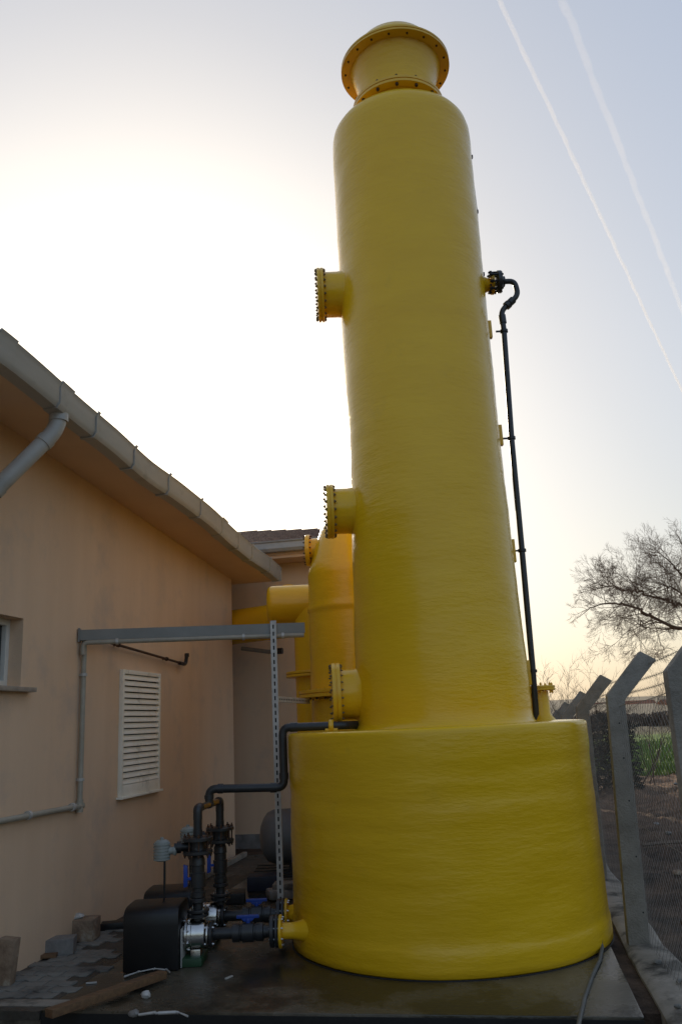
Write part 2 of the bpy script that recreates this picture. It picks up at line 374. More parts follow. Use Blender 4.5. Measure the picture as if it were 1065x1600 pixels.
# louvre
ly0, ly1, lz0, lz1 = -3.52, -2.60, 1.05, 2.22
lv = MB()
for yy in (ly0 + .02, ly1 - .02): lv.box((.02, yy, (lz0 + lz1) / 2), (.04, .04, lz1 - lz0))
lv.box((.02, (ly0 + ly1) / 2, lz1 - .02), (.038, ly1 - ly0 - .08, .04)); lv.box((.02, (ly0 + ly1) / 2, lz0 + .05), (.038, ly1 - ly0 - .08, .1))
lv.box((.025, (ly0 + ly1) / 2, lz0 - .012), (.075, ly1 - ly0 + .05, .022))
lvo = lv.build('louvre_vent', 'white', b1, bev=.004)
MB().quad((.004, ly0, lz0), (.004, ly1, lz0), (.004, ly1, lz1), (.004, ly0, lz1)).build('shade_backing', 'slot', lvo)
ns_ = 18; h_ = (lz1 - .04 - lz0 - .1) / ns_
for i in range(ns_):
    z0 = lz0 + .1 + i * h_; s_ = MB()
    s_.prism([(0.034, 0.004), (.038, 0.004), (.038, .010), (.020, h_ * .90), (.016, h_ * .88)], lambda a, b_: (a, ly0 + .04, z0 + b_), lambda a, b_: (a, ly1 - .04, z0 + b_))
    s_.build('slat', 'white', lvo, smooth=False)
# soffit, roof, gutter
OV = .5
def strip(y0, y1, f, n=24): return [(y0 + (y1 - y0) * i / n, f(y0 + (y1 - y0) * i / n)) for i in range(n + 1)]
m = MB(); ys_ = [W0 + (0.32 - W0) * i / 24 for i in range(25)]
for i in range(24):
    a, b_ = ys_[i], ys_[i + 1]
    m.quad((-.3, a, zt(a) - .001), (-.3, b_, zt(b_) - .001), (OV, b_, zt(b_)), (OV, a, zt(a)))
    m.quad((OV, a, zt(a)), (OV, b_, zt(b_)), (OV, b_, zt(b_) + .06), (OV, a, zt(a) + .06))
m.quad((-8.3, .32, zt(.32)), (OV, .32, zt(.32)), (OV, .32, zt(.32) + .16), (-8.3, .32, zt(.32) + .16))
m.quad((-8.3, 0.001, zt(0)), (-.3, 0.001, zt(0)), (-.3, .32, zt(.32)), (-8.3, .32, zt(.32)))
m.build('soffit', 'soffit', b1, norm=False, smooth=False)
m = MB(); a, b_ = W0 - .3, .34
m.quad((OV + .02, a, zt(a) + .17), (OV + .02, b_, zt(b_) + .17), (-3.8, b_, zt(b_) + 1.25), (-3.8, a, zt(a) + 1.25))
m.quad((-8.3, a, zt(a) + .17), (-8.3, b_, zt(b_) + .17), (-3.8, b_, zt(b_) + 1.25), (-3.8, a, zt(a) + 1.25))
m.quad((OV + .02, b_, zt(b_) + .15), (-8.3, b_, zt(b_) + .15), (-8.3, b_, zt(b_) + .17), (-3.8, b_, zt(b_) + 1.25), (OV + .02, b_, zt(b_) + .17))
m.build('roof', 'roof', b1, norm=False, smooth=False)
def gwob(y): return .010 * math.sin(y * 1.9 + .7) + .012 * noise.noise(Vector((y * 1.3, 0, 9)))
def gut(y0, y1, n, grow=0., wob=True):
    g = MB()
    prof = [(.0, .20), (.0, .0), (.10, .0), (.125, .04), (.125, .165), (.145, .20), (.135, .21), (.115, .17), (.112, .045), (.095, .012), (.012, .012), (.012, .20)]
    cx_, cz_ = .07, .10
    for i in range(n + 1):
        y = y0 + (y1 - y0) * i / n
        for (px, pz) in prof:
            px2 = px + (grow if px > cx_ else -grow * .3); pz2 = pz + (grow if pz > cz_ else -grow)
            g.v.append(Vector((OV + .004 + px2 + (gwob(y) if wob else 0), y, zt(y) + .012 * y + pz2 * .93 + gwob(y) * .7)))
    k = len(prof)
    for i in range(n):
        for j in range(k): a = i * k + j; b_ = i * k + (j + 1) % k; g.f.append([a, b_, b_ + k, a + k])
    g.f.append(list(range(k))); g.f.append([n * k + j for j in range(k)][::-1])
    return g
gt = gut(W0, .34, 70).build('gutter', 'gutter', b1)
e_ = MB(); y_ = .345; e_.box((OV + .07, y_, zt(y_) + .098), (.145, .012, .195)); e_.build('end_cap', 'gutter', gt, bev=.003)
for u_ in (6.62, 5.84, 2.20): gut(-u_ - .09, -u_ + .09, 2, .009).build('joint_collar', 'gutter', gt)
for u_ in (5.35, 4.62, 3.85, 3.0, 1.62, 1.05, .25): gut(-u_ - .014, -u_ + .014, 1, .013).build('strap', 'gutter', gt)
dp = MB(); P0 = [(OV + .06, -5.80, zt(-5.8) - .03), (OV + .06, -5.80, zt(-5.8) - .17), (.068, -6.20, 3.02), (.068, -6.20, -.05)]
dp.tube(path(P0, .11), .060, 20); dpo = dp.build('downpipe', 'gutter', b1)
v0 = Vector(P0[1]); v1 = (Vector(P0[2]) - v0).normalized()
for q in (.12, .62): MB().cyl(v0 + v1 * q, v0 + v1 * (q + .05), .066).build('collar', 'gutter', dpo)
MB().cyl((OV + .06, -5.80, zt(-5.8) - .06), (OV + .06, -5.80, zt(-5.8) - .12), .069).build('collar', 'gutter', dpo)

# conduit on the wall, its clamps, and the diagonal water pipe with an upturned elbow
q0 = [(.035, -11.0, 1.12), (.035, -4.30, 1.05), (.035, -4.30, 2.47)]
cp = thing('conduit', 'beige pipe clamped along the peach wall, turning up beside the louvred vent', 'pipe', C1, -A)
MB().tube(path(q0, .05), .022, 12).build('pipe', 'beige', cp)
for (yy, zz, vert) in ((-5.09, 1.062, 0), (-4.43, 1.053, 0), (-6.3, 1.07, 0), (-4.30, 2.13, 1), (-4.30, 1.26, 1)):
    q = MB()
    if vert: q.cyl((.035, yy, zz - .012), (.035, yy, zz + .012), .032, seg=14); q.box((.012, yy, zz), (.026, .02, .02))
    else: q.cyl((.035, yy - .014, zz), (.035, yy + .014, zz), .033, seg=14); q.box((.012, yy, zz), (.026, .02, .02))
    q.build('clamp', 'galv', cp)
q = MB(); q.cyl((.035, -4.36, 1.05), (.035, -4.26, 1.05), .028, seg=14); q.cyl((.035, -4.30, 1.0), (.035, -4.30, 1.10), .028, seg=14); q.build('elbow', 'beige', cp)
cp2 = thing('water_pipe', 'thin dark pipe slanting along the wall above the louvred vent, ending in an upturned elbow', 'pipe', C1, -A)
MB().tube(path([(.05, -4.15, 2.46), (.05, -3.70, 2.44), (.05, -1.98, 2.36)], .05), .013, 10).build('pipe', 'rust', cp2)
q = MB(); q.tube(path([(.05, -2.10, 2.362), (.06, -1.93, 2.355), (.075, -1.93, 2.47)], .045), .021, 12); q.cyl((.075, -1.93, 2.44), (.075, -1.93, 2.48), .027, seg=12); q.build('elbow', 'black', cp2)
for yy, zz in ((-3.66, 2.438), (-2.47, 2.383)): MB().cyl((.05, yy - .012, zz), (.05, yy + .012, zz), .022, seg=12).box((.022, yy, zz), (.05, .015, .015)).build('clamp', 'rust', cp2)

# ================================================================ BUILDING 2 (behind)
O2 = L(-3.0, 11.96, 0)
b2 = thing('building', 'darker building behind the towers with a brown roof and pale gutter', 'building', O2, -A)
xL, xR = -8.0, 3.05
m = MB(); m.quad((xL, 0, -.3), (xR, 0, -.3), (xR, 0, 4.0), (xL, 0, 4.0)); m.quad((xR, 0, -.3), (xR, 8, -.3), (xR, 8, 4.0), (xR, 0, 4.0)); m.quad((xL, 8, -.3), (xR, 8, -.3), (xR, 8, 4), (xL, 8, 4)); m.quad((xL, 0, -.3), (xL, 8, -.3), (xL, 8, 4.0), (xL, 0, 4.0))
m.build('wall', 'plaster', b2, norm=False, smooth=False)
MB().box(((xL + xR) / 2, -.014, .03), (xR - xL, .03, .26)).build('plinth', 'stone', b2)
m = MB(); m.box(((xL + xR) / 2, 3.97, 4.02), (xR - xL + .6, 8.8, .05)); m.box(((xL + xR) / 2, -.43, 4.085), (xR - xL + .6, .03, .09)); m.build('soffit', 'soffit', b2)
m = MB(); ro = [(-.50, 4.20), (3.6, 5.32), (8.5, 4.20)]
RE, RZ = -1.75, 5.43
e0, e1, e2, e3, r0_, r1_ = (xL - .3, -.5, 4.2), (xR + .3, -.5, 4.2), (xR + .3, 8.5, 4.2), (xL - .3, 8.5, 4.2), (xL + 3, 3.6, RZ), (RE, 3.6, RZ)
m.quad(e0, e1, r1_, r0_); m.quad(e1, e2, r1_); m.quad(e2, e3, r0_, r1_); m.quad(e3, e0, r0_)
for i in range(14):   # courses of tiles
    t = i / 14; y = -.50 + 4.1 * t; z = 4.20 + (RZ - 4.2) * t; xa = xL - .3 + 3.3 * t; xb = xR + .3 + (RE - xR - .3) * t
    m.box(((xa + xb) / 2, y + .02, z + .012), (xb - xa, .05, .022), Matrix.Rotation(.29, 3, 'X'))
m.build('roof', 'roof', b2, smooth=False)
m = MB(); pr = [(-.45, .02), (-.55, .02), (-.58, .06), (-.58, .14), (-.60, .16), (-.60, .17), (-.56, .16), (-.56, .05), (-.45, .04)]
m.prism(pr, lambda a, b_: (xL - .3, a, 4.055 + b_), lambda a, b_: (xR + .3, a, 4.055 + b_)); gt2 = m.build('gutter', 'gutter', b2)
for xx in (1.6, 2.62, .7): MB().box((xx, -.59, 4.14), (.03, .035, .14)).build('strap', 'gutter', gt2)
b2p = thing('wall_pipe', 'short grey pipe bracket jutting from behind the building corner towards the duct', 'pipe', L(-3.3, 11.3, 0), -A)
MB().tube([(-.2, 0, 2.70), (.22, -.1, 2.62), (.34, -.12, 2.62)], .03, 10).build('pipe', 'beam', b2p)
MB().cyl((.30, -.12, 2.62), (.42, -.13, 2.62), .042, seg=12).build('coupling', 'pvc', b2p)

# ================================================================ SCRUBBER TOWER
TX, TY = .68, 7.02; UX, UY = .768, 7.05
T0 = (TX, TY, 0)
tw = thing('scrubber_tower', 'tall yellow fibreglass tower rising from a wide round tank', 'tower', T0)
def wob(sx, amp, seed):
    def f(a, h, r):
        if r < .05: return 0
        p = Vector((math.cos(a) * sx, math.sin(a) * sx, h * 3.2 + seed))
        q = Vector((math.cos(a) * sx * .8, math.sin(a) * sx * .8, h * 14 + seed))
        return amp * noise.noise(p) + amp * .45 * noise.noise(q)
    return f
def dense(prof, step):
    o = [prof[0]]
    for a, b_ in zip(prof, prof[1:]):
        n = max(1, int(math.hypot(b_[0] - a[0], b_[1] - a[1]) / step))
        for i in range(1, n + 1): t = i / n; o.append((a[0] + (b_[0] - a[0]) * t, a[1] + (b_[1] - a[1]) * t))
    return o
prof = [(1.19, .0), (1.212, .015), (1.214, .10), (1.212, .15), (1.206, .17), (1.201, .19), (1.200, .60), (1.197, .90), (1.199, .93), (1.199, 1.02), (1.196, 1.05), (1.196, 1.30), (1.201, 1.34), (1.202, 1.44), (1.201, 1.525), (1.196, 1.545), (1.183, 1.556), (1.12, 1.560), (.6, 1.56)]
m = MB(T0); m.lathe(dense(prof, .03), T0, seg=160, fn=wob(2.5, .010, 0)); tank = m.build('tank', 'yellow', tw, sharp=60)
prof = [(.755, 1.555), (.735, 1.57), (.722, 1.60), (.717, 1.66), (.715, 1.85), (.712, 2.1), (.700, 2.5), (.690, 2.9), (.684, 3.3), (.680, 3.6), (.675, 4.2), (.674, 5.6), (.676, 7.07), (.673, 7.14), (.660, 7.20), (.628, 7.25), (.55, 7.295), (.45, 7.335), (.395, 7.355), (.376, 7.375), (.372, 7.50)]
m = MB(T0); m.lathe(dense(prof, .04), (UX, UY, 0), seg=144, fn=wob(2.2, .006, 5)); m.build('column', 'yellow', tw, sharp=60)
m = MB(T0); m.tube([Vector((TX + 1.214 * math.cos(2 * PI * i / 96), TY + 1.214 * math.sin(2 * PI * i / 96), .002)) for i in range(97)], .005, 6); m.build('base_ring', 'gap_dark', tw)  # thin dark ring around the tank foot
# neck flange, funnel, ring, cap
nf = ring('neck_flange', tw, (UX, UY, 7.53), (0, 0, 1), .455, .07, 'yellow2', T0, 56, two=True)
bolts(nf, (UX, UY, 7.53), (0, 0, 1), .425, 14, .016, .13, 'rust', T0, .3)
m = MB(T0); m.lathe(dense([(.375, 7.555), (.378, 7.66), (.39, 7.78), (.415, 7.88), (.445, 7.97), (.46, 8.005)], .03), (UX, UY, 0), seg=80, fn=wob(3, .004, 2)); m.build('outlet_funnel', 'yellow', tw, sharp=60)
of = ring('outlet_flange', tw, (UX, UY, 8.025), (0, 0, 1), .548, .055, 'yellow2', T0, 72, two=True)
bolts(of, (UX, UY, 8.025), (0, 0, 1), .505, 18, .011, .085, 'rust', T0)
m = MB(T0); m.lathe([(.44, 8.053), (.44, 8.10), (.42, 8.18), (.375, 8.26), (.29, 8.33), (.17, 8.37), (.03, 8.385)], (UX, UY, 0), seg=64); m.build('cap', 'yellow', tw, sharp=60)
m = MB(T0); m.box((1.37, 7.02, 7.27), (.05, .03, .10)); m.build('lifting_lug', 'rust', tw, bev=.004)
# side nozzles
def side_nozzle(name, c, ax, r, rf, L0, L1, th, nb, br=.011, two=True, fil=.05):
    c = Vector(c); a = Vector(ax).normalized(); m = MB(T0)
    m.lathe(dense([(r + fil * 1.3, L0 - .02), (r + fil * .55, L0 + .02), (r + fil * .15, L0 + .06), (r, L0 + .10), (r, L1)], .03), c, a, seg=48, fn=wob(3, .003, 1))
    o = m.build(name, 'yellow', tw, sharp=60)
    f = ring('flange', o, c + a * (L1 + th / 2), a, rf, th, 'yellow2', T0, 56, two=two)
    bolts(f, c + a * (L1 + th / 2), a, rf * .92, nb, br, th + .04, 'bolt', T0, .5)
    return o
side_nozzle('side_nozzle', (UX, UY, 5.52), (-1, -.03, 0), .210, .250, .60, .83, .06, 22, .013)
side_nozzle('side_nozzle', (UX, UY, 3.414), (-1, -.05, 0), .198, .238, .61, .835, .062, 20, .014)
side_nozzle('side_nozzle', (UX, UY, 1.845), (-1, -.04, 0), .205, .262, .64, .845, .072, 24, .010)
o = side_nozzle('side_nozzle', (UX, UY, 5.545), (1, -.03, 0), .055, .095, .655, .74, .03, 6, .012)
for (yy, z_) in ((6.55, .178), (7.12, .178)):   # the two low suction nozzles
    dx = TX - math.sqrt(1.2 ** 2 - (yy - TY) ** 2)
    m = MB(T0); m.lathe(dense([(.115, -.10), (.085, -.03), (.064, .03), (.056, .07), (.055, abs(-.575 - dx))], .02), (dx, yy, z_), (-1, 0, 0), seg=32, fn=wob(4, .003, 3))
    o = m.build('suction_nozzle', 'yellow', tw, sharp=60)
    ring('flange', o, (-.585, yy, z_), (1, 0, 0), .112, .022, 'yellow2', T0, 40)
# nozzle on the tank's lid, right
m = MB(T0); c = Vector((1.60, 7.22, 0)); m.lathe([(.13, 1.555), (.10, 1.59), (.085, 1.62), (.083, 1.80)], c, seg=32); o = m.build('lid_nozzle', 'yellow', tw, sharp=60)
f = ring('flange', o, c + Vector((0, 0, 1.825)), (0, 0, 1), .145, .04, 'yellow2', T0, 40, two=True)
bolts(f, c + Vector((0, 0, 1.825)), (0, 0, 1), .12, 8, .010, .09, 'yellow2', T0)
for z0, h in ((5.06, .17), (4.03, .19), (2.98, .2), (1.95, .2)):   # pads laminated on for the drain pipe's clamps
    MB(T0).box((UX + (.672 if z0 > 3.5 else .682 if z0 > 2.5 else .705) + .006, 6.98, z0), (.04, .05, h)).build('pipe_bracket', 'yellow2', tw, bev=.005)

# black drain pipe at the right
dr = thing('drain_pipe', 'black pipe running down the right side of the yellow tower from a bolted flange', 'pipe', (1.55, 6.98, 0))
D0 = dr.location.copy()
pp = [(1.56, 6.98, 5.545), (1.725, 6.98, 5.545), (1.745, 6.98, 5.40), (1.572, 6.98, 5.245), (1.578, 6.98, 5.04), (1.545, 6.98, 4.0), (1.535, 6.98, 3.0), (1.522, 6.98, 2.0), (1.512, 6.98, 1.62), (1.49, 7.0, 1.575)]
MB(D0).tube(path(pp[:5], .055)[:-1] + [Vector(p) for p in pp[4:]], .0255, 14).build('pipe', 'pvc', dr)
q = MB(D0); c = Vector((1.555, 6.98, 5.545)); q.lathe([(.09, 0), (.105, .008), (.105, .04), (.08, .05), (.05, .055), (.05, .075), (.034, .08)], c, (1, 0, 0), 28); fo = q.build('flange', 'pvc', dr)
bolts(fo, c + Vector((-.01, 0, 0)), (1, 0, 0), .088, 8, .017, .13, 'black', D0, .5)
for a, b_ in ((0.5, 0), ):
    va = Vector(pp[2]); vb = Vector(pp[3]); dv = (vb - va).normalized()
    MB(D0).cyl(va + dv * .07, va + dv * .12, .036, seg=16).cyl(va + dv * .13, va + dv * .165, .040, seg=16).build('union_nut', 'pvc', dr)
for z0, x_ in ((5.04, 1.578), (4.0, 1.545), (2.98, 1.535), (1.96, 1.521)):
    MB(D0).cyl((x_, 6.98, z0 - .012), (x_, 6.98, z0 + .012), .036, seg=16).box((x_ - .04, 6.98, z0), (.07, .014, .014)).build('clamp', 'black', dr)
MB(D0).cyl((1.578, 6.98, 5.12), (1.575, 6.98, 5.20), .033, seg=16).build('coupling', 'pvc', dr)
# earthing cable down the back right
ec = MB((1.45, 7.1, 0)); ec.tube([(1.37, 7.05, 7.27), (1.452, 7.10, 7.0), (1.463, 7.10, 6.4), (1.455, 7.12, 5.8), (1.46, 7.14, 5.0), (1.47, 7.16, 3.4)], .009, 6)
for z in (7.0, 6.38, 5.7): ec.box((1.462, 7.10, z), (.03, .03, .03))
tag(ec.build('earth_cable', 'rubber'), 'thin black cable clipped down the upper right edge of the yellow tower', 'cable')

# ================================================================ VESSEL AND DUCT BEHIND
V0 = (.06, 9.0, 0); vs = thing('scrubber_vessel', 'smaller yellow vessel with a tapering top behind the tall tower', 'vessel', V0)
m = MB(V0); m.lathe(dense([(.47, 0), (.47, 1.5), (.47, 1.86)], .06), V0, seg=80, fn=wob(3, .004, 7)); m.build('sump', 'yellow', vs, sharp=60)
f = ring('flange', vs, (.06, 9, 1.925), (0, 0, 1), .60, .08, 'yellow2', V0, 80, two=True); bolts(f, (.06, 9, 1.915), (0, 0, 1), .56, 32, .010, .11, 'rust', V0)
m = MB(V0); m.lathe(dense([(.475, 1.93), (.47, 2.0), (.462, 2.78), (.474, 2.80), (.474, 2.83), (.462, 2.86), (.458, 3.20), (.44, 3.27), (.37, 3.52), (.30, 3.70), (.22, 3.84), (.10, 3.90), (.02, 3.91)], .04), V0, seg=80, fn=wob(3, .005, 9)); m.build('shell', 'yellow', vs, sharp=60)
m = MB(V0); m.lathe([(.13, .20), (.13, .42)], (.06, 9.02, 3.50), (-1, .05, 0), 32); nz = m.build('side_nozzle', 'yellow', vs)
f = ring('flange', nz, (-.385, 9.04, 3.50), (-1, .05, 0), .175, .05, 'yellow2', V0, 40); bolts(f, (-.385, 9.04, 3.50), (-1, .05, 0), .158, 16, .010, .09, 'rust', V0)

U0 = (-.37, 9.85, 0); du = thing('exhaust_duct', 'thick yellow exhaust duct elbowing behind the slotted post and disappearing behind the building corner', 'duct', U0)
rd = .225
m = MB(U0); m.tube([(-.40, 9.85, 0), (-.40, 9.85, 2.98)], rd, 40); m.build('riser', 'yellow', du, sharp=50)
m = MB(U0); m.lathe(dense([(.02, 0), (.19, .004), (.218, .02), (rd + .004, .05), (rd + .004, 1.3)], .04), (-.93, 9.85, 3.02), (1, 0, 0), 40, fn=wob(3, .003, 3)); m.build('head', 'yellow', du, sharp=50)
m = MB(U0); m.tube(path([(-.68, 9.85, 3.02), (-.72, 11.25, 3.02), L(-3.9, 11.52, 3.02)], .3), rd + .02, 36); m.build('run', 'yellow', du, sharp=50)
f = ring('flange', du, (-.40, 9.85, 2.17), (0, 0, 1), .335, .03, 'yellow2', U0, 48); 
ring('flange', du, (-.40, 9.85, 2.205), (0, 0, 1), .335, .03, 'yellow2', U0, 48)

# ================================================================ CABLE TRAY, POST, SLOTTED BRACKET
ct = thing('cable_tray', 'grey steel channel spanning from the peach wall to the towers, beige pipe slung below', 'beam', L(-3.57, 6.745), R(7.5))
y_ = 0.0
m = MB(); m.prism([(y_ - .03, 2.515), (y_ + .03, 2.515), (y_ + .03, 2.425), (y_ + .026, 2.425), (y_ + .026, 2.511), (y_ - .026, 2.511), (y_ - .026, 2.425), (y_ - .03, 2.425)], lambda a, b_: (.0, a, b_), lambda a, b_: (1.98, a, b_ + .0)); m.build('channel', 'beam', ct, smooth=False)
m = MB(); m.tube(path([(.04, y_ - .02, 2.30), (.04, y_ - .02, 2.405), (1.97, y_ - .02, 2.405)], .05), .021, 12); m.build('pipe', 'beige', ct)
for xx in (.33, 1.43, 1.78): MB().cyl((xx - .011, y_ - .02, 2.405), (xx + .011, y_ - .02, 2.405), .029, seg=14).box((xx, y_ - .02, 2.435), (.012, .012, .05)).build('clamp', 'galv', ct)
m = MB(); m.box((.006, y_, 2.47), (.012, .09, .12)); m.build('wall_plate', 'beam', ct)

SP = (-.655, 7.41, 0); sp_ = thing('strut_post', 'galvanised slotted channel post standing behind the pumps', 'post', SP)
def slotted(base, ln, wd_, dp_, axis):
    """C channel with real slots in its face; built along z, then mapped"""
    m = MB(); pitch = .0625; n = int(ln / pitch); hw = wd_ / 2; s_ = .0065
    def q(x0, x1, z0, z1):
        m.quad((x0, 0, z0), (x1, 0, z0), (x1, 0, z1), (x0, 0, z1)); m.quad((x0, .0025, z0), (x1, .0025, z0), (x1, .0025, z1), (x0, .0025, z1))
    q(-hw, -s_, 0, ln); q(s_, hw, 0, ln)
    for i in range(n + 1):
        z0 = i * pitch; q(-s_, s_, z0, min(z0 + pitch * .42, ln))
    m.box((-hw + .0015, dp_ / 2 + .002, ln / 2), (.0028, dp_, ln)); m.box((hw - .0015, dp_ / 2 + .002, ln / 2), (.0028, dp_, ln))
    m.v = [Vector(axis(p)) for p in m.v]; return m
m = slotted(0, 2.53, .052, .035, lambda p: (p.x, p.y, p.z)); m.build('channel', 'galv', sp_, norm=False, smooth=False)
MB().box((0, .012, 1.26), (.03, .004, 2.5)).build('slot_shade', 'slot', sp_)  # black sheet behind the slots, standing in for the shade inside the channel
MB().box((0, .02, .005), (.13, .13, .01)).build('base_plate', 'galv', sp_)
MB().box((.0, .04, 2.47), (.05, .02, .14)).build('fixing_plate', 'galv', sp_)
sb = thing('slotted_bracket', 'short slotted channel bracket between the slotted post and the yellow flange', 'bracket', (-.655, 7.46, 1.852), 1.39)
m = slotted(0, 1.36, .05, .03, lambda p: (p.z - .02, p.y, p.x)); m.build('channel', 'galv', sb, norm=False, smooth=False)
MB().box((.66, .014, 0), (1.34, .003, .03)).build('slot_shade', 'slot', sb)  # same painted-in darkness behind the bracket's slots

# ================================================================ PUMPS
def make_pump(yc, label):
    P = (-1.2, yc, 0); p = thing('pump', label, 'pump', P, 0, 'pumps on the slab beside the tank')
    za = .19
    # cover: box with a rounded top
    pr = [(-.205, -.0), (-.205, .29)] + [(-.205 * math.copysign(abs(math.cos(t)) ** .45, math.cos(t)), .29 + .125 * math.sin(t) ** .45) for t in [R(a) for a in range(15, 180, 15)]] + [(.205, .29), (.205, 0)]
    m = MB(P); m.prism(pr, lambda a, b_: (-1.675, yc + a, b_ + .004), lambda a, b_: (-1.285, yc + a, b_ + .004)); m.build('motor_cover', 'hood', p, bev=.012)
    m = MB(P); m.box((-1.235, yc, .03), (.20, .26, .055)); m.build('base_frame', 'green', p, bev=.006)
    m = MB(P); m.box((-1.277, yc, .13), (.008, .30, .25)); m.build('bracket_plate', 'galv', p, bev=.004)
    m = MB(P); m.lathe([(.085, 0), (.112, .004), (.112, .018), (.098, .022), (.096, .03), (.096, .125), (.090, .14), (.07, .148), (.05, .15)], (-1.268, yc, za), (1, 0, 0), 48); h = m.build('pump_head', 'steel', p)
    m = MB(P); m.lathe([(.099, .045), (.101, .05), (.099, .055)], (-1.268, yc, za), (1, 0, 0), 48, caps=False); m.build('weld_band', 'steel', h)
    bolts(h, (-1.258, yc, za), (1, 0, 0), .104, 8, .009, .05, 'steel', P, .5)
    m = MB(P); m.box((-1.19, yc - .02, .065), (.07, .10, .07)); m.build('foot', 'steel', p, bev=.005)
    # suction side
    m = MB(P); m.cyl((-1.118, yc, za - .005), (-.60, yc, za - .010), .040); m.build('suction_pipe', 'pvc', p)
    for (x, r, t, mt) in ((-1.108, .088, .02, 'steel'), (-1.083, .092, .024, 'pvc'), (-.645, .108, .03, 'pvc'), (-.612, .112, .022, 'pvc')):
        f = ring('flange', p, (x, yc, za - .008), (1, 0, 0), r, t, mt, P)
    bolts(f, (-.612, yc, za - .010), (1, 0, 0), .092, 8, .010, .10, 'steel', P, .5)
    f = ring('gasket_flange', p, (-1.095, yc, za - .008), (1, 0, 0), .07, .03, 'black', P); bolts(f, (-1.095, yc, za - .008), (1, 0, 0), .076, 4, .011, .075, 'steel', P, .5)
    m = MB(P); m.lathe([(.04, 0), (.062, .0), (.062, .05), (.055, .055), (.055, .065), (.066, .07), (.066, .15), (.055, .155), (.055, .165), (.062, .17), (.062, .22), (.045, .225), (.045, .24)], (-.93, yc, za - .008), (1, 0, 0), 28); v = m.build('ball_valve', 'pvc', p)
    m = MB(P); m.cyl((-.82, yc, za + .05), (-.82, yc, za + .085), .018, seg=12); m.box((-.82, yc, za + .098), (.165, .028, .022)); m.prism([(-.05, .0), (.05, 0), (.03, -.022), (-.03, -.022)], lambda a, b_: (-.82 + a, yc - .012, za + .088 + b_), lambda a, b_: (-.82 + a, yc + .012, za + .088 + b_)); m.build('handle', 'blue', v, bev=.004)
    # discharge, vertical
    xd = -1.182 if yc < 6.8 else -1.105
    m = MB(P); m.cyl((xd, yc, .27), (xd, yc, .40), .036, seg=20); m.cyl((xd, yc, .86), (xd, yc, 1.0), .032, seg=20); m.cyl((xd, yc, .4), (xd, yc, .9), .034, seg=20); m.build('discharge_pipe', 'pvc', p)
    for z, r, t in ((.315, .078, .022), (.345, .082, .022), (.415, .06, .03)): f2 = ring('flange', p, (xd, yc, z), (0, 0, 1), r, t, 'pvc', P, 28)
    bolts(p, (xd, yc, .33), (0, 0, 1), .066, 4, .010, .075, 'steel', P, .5)
    m = MB(P); m.lathe([(.04, .43), (.052, .435), (.052, .47), (.045, .475), (.045, .50), (.056, .505), (.056, .60), (.048, .605), (.048, .65), (.054, .655), (.05, .70), (.04, .72)], (xd, yc, 0), seg=24); v = m.build('check_valve', 'pvc', p)
    m = MB(P); m.box((xd - .05, yc - .02, .565), (.06, .02, .02)); m.prism([(-.014, -.08), (.016, -.07), (.016, .07), (-.014, .08)], lambda a, b_: (xd - .088 + a, yc - .032, .585 + b_), lambda a, b_: (xd - .088 + a, yc - .008, .585 + b_)); m.build('handle', 'blue', v, bev=.004)
    m = MB(P); m.lathe([(.05, .725), (.105, .73), (.11, .735), (.11, .755), (.06, .76), (.055, .79), (.06, .82), (.112, .825), (.112, .845), (.10, .85), (.045, .855)], (xd, yc, 0), seg=32); v = m.build('diaphragm_valve', 'pvc', p)
    bolts(v, (xd, yc, .79), (0, 0, 1), .095, 8, .011, .17, 'rust', P, .3)
    m = MB(P); m.cyl((xd - .05, yc, .785), (xd - .17, yc - .03, .785), .030, seg=16); m.cyl((xd - .12, yc - .02, .785), (xd - .15, yc - .025, .785), .042, seg=16); m.build('side_port', 'black', v)
    return p, xd
pump1, x1 = make_pump(6.55, 'nearer pump with a black rounded cover and stainless head')
pump2, x2 = make_pump(7.12, 'farther pump behind the first, its black cover mostly hidden')
# discharge header joining both risers, then over to the tower
H0 = (-1.18, 6.84, 0)
hd = thing('discharge_pipe', 'dark grey pipe from both pumps stepping across to the tank rim and over its lid', 'pipe', H0)
m = MB(H0); m.tube(path([(x1, 6.55, .97), (x1, 6.55, 1.05), (x1 + .006, 6.615, 1.05)], .03), .034, 18); m.build('elbow', 'pvc', hd)
m = MB(H0); m.tube(path([(x2, 7.12, .97), (x2, 7.12, 1.05), (x2 - .006, 7.055, 1.05)], .03), .034, 18); m.build('elbow', 'pvc', hd)
m = MB(H0); m.cyl((x1 + .012, 6.62, 1.05), (x2 - .010, 7.05, 1.05), .026, seg=18); m.build('crossover', 'brass', hd)
xm = (x1 + x2) / 2; m = MB(H0); m.tube(path([(xm, 6.835, 1.06), (xm, 6.835, 1.165), (-.552, 6.835, 1.150), (-.552, 6.835, 1.605), (-.05, 6.80, 1.600), (.045, 6.95, 1.598)], .06), .0325, 18); m.build('pipe', 'pvc', hd)
for p0, p1 in (((xm, 6.835, 1.09), (xm, 6.835, 1.12)), ((xm + .07, 6.835, 1.164), (xm + .11, 6.835, 1.163)), ((-.66, 6.835, 1.152), (-.61, 6.835, 1.151)), ((-.552, 6.835, 1.21), (-.552, 6.835, 1.26)), ((-.49, 6.833, 1.605), (-.43, 6.83, 1.605))): MB(H0).cyl(p0, p1, .0375, seg=18).build('socket', 'pvc', hd)
m = MB(H0); m.cyl((xm - .004, 6.815, 1.05), (xm + .004, 6.865, 1.05), .031, seg=18); m.build('tee', 'pvc', hd)
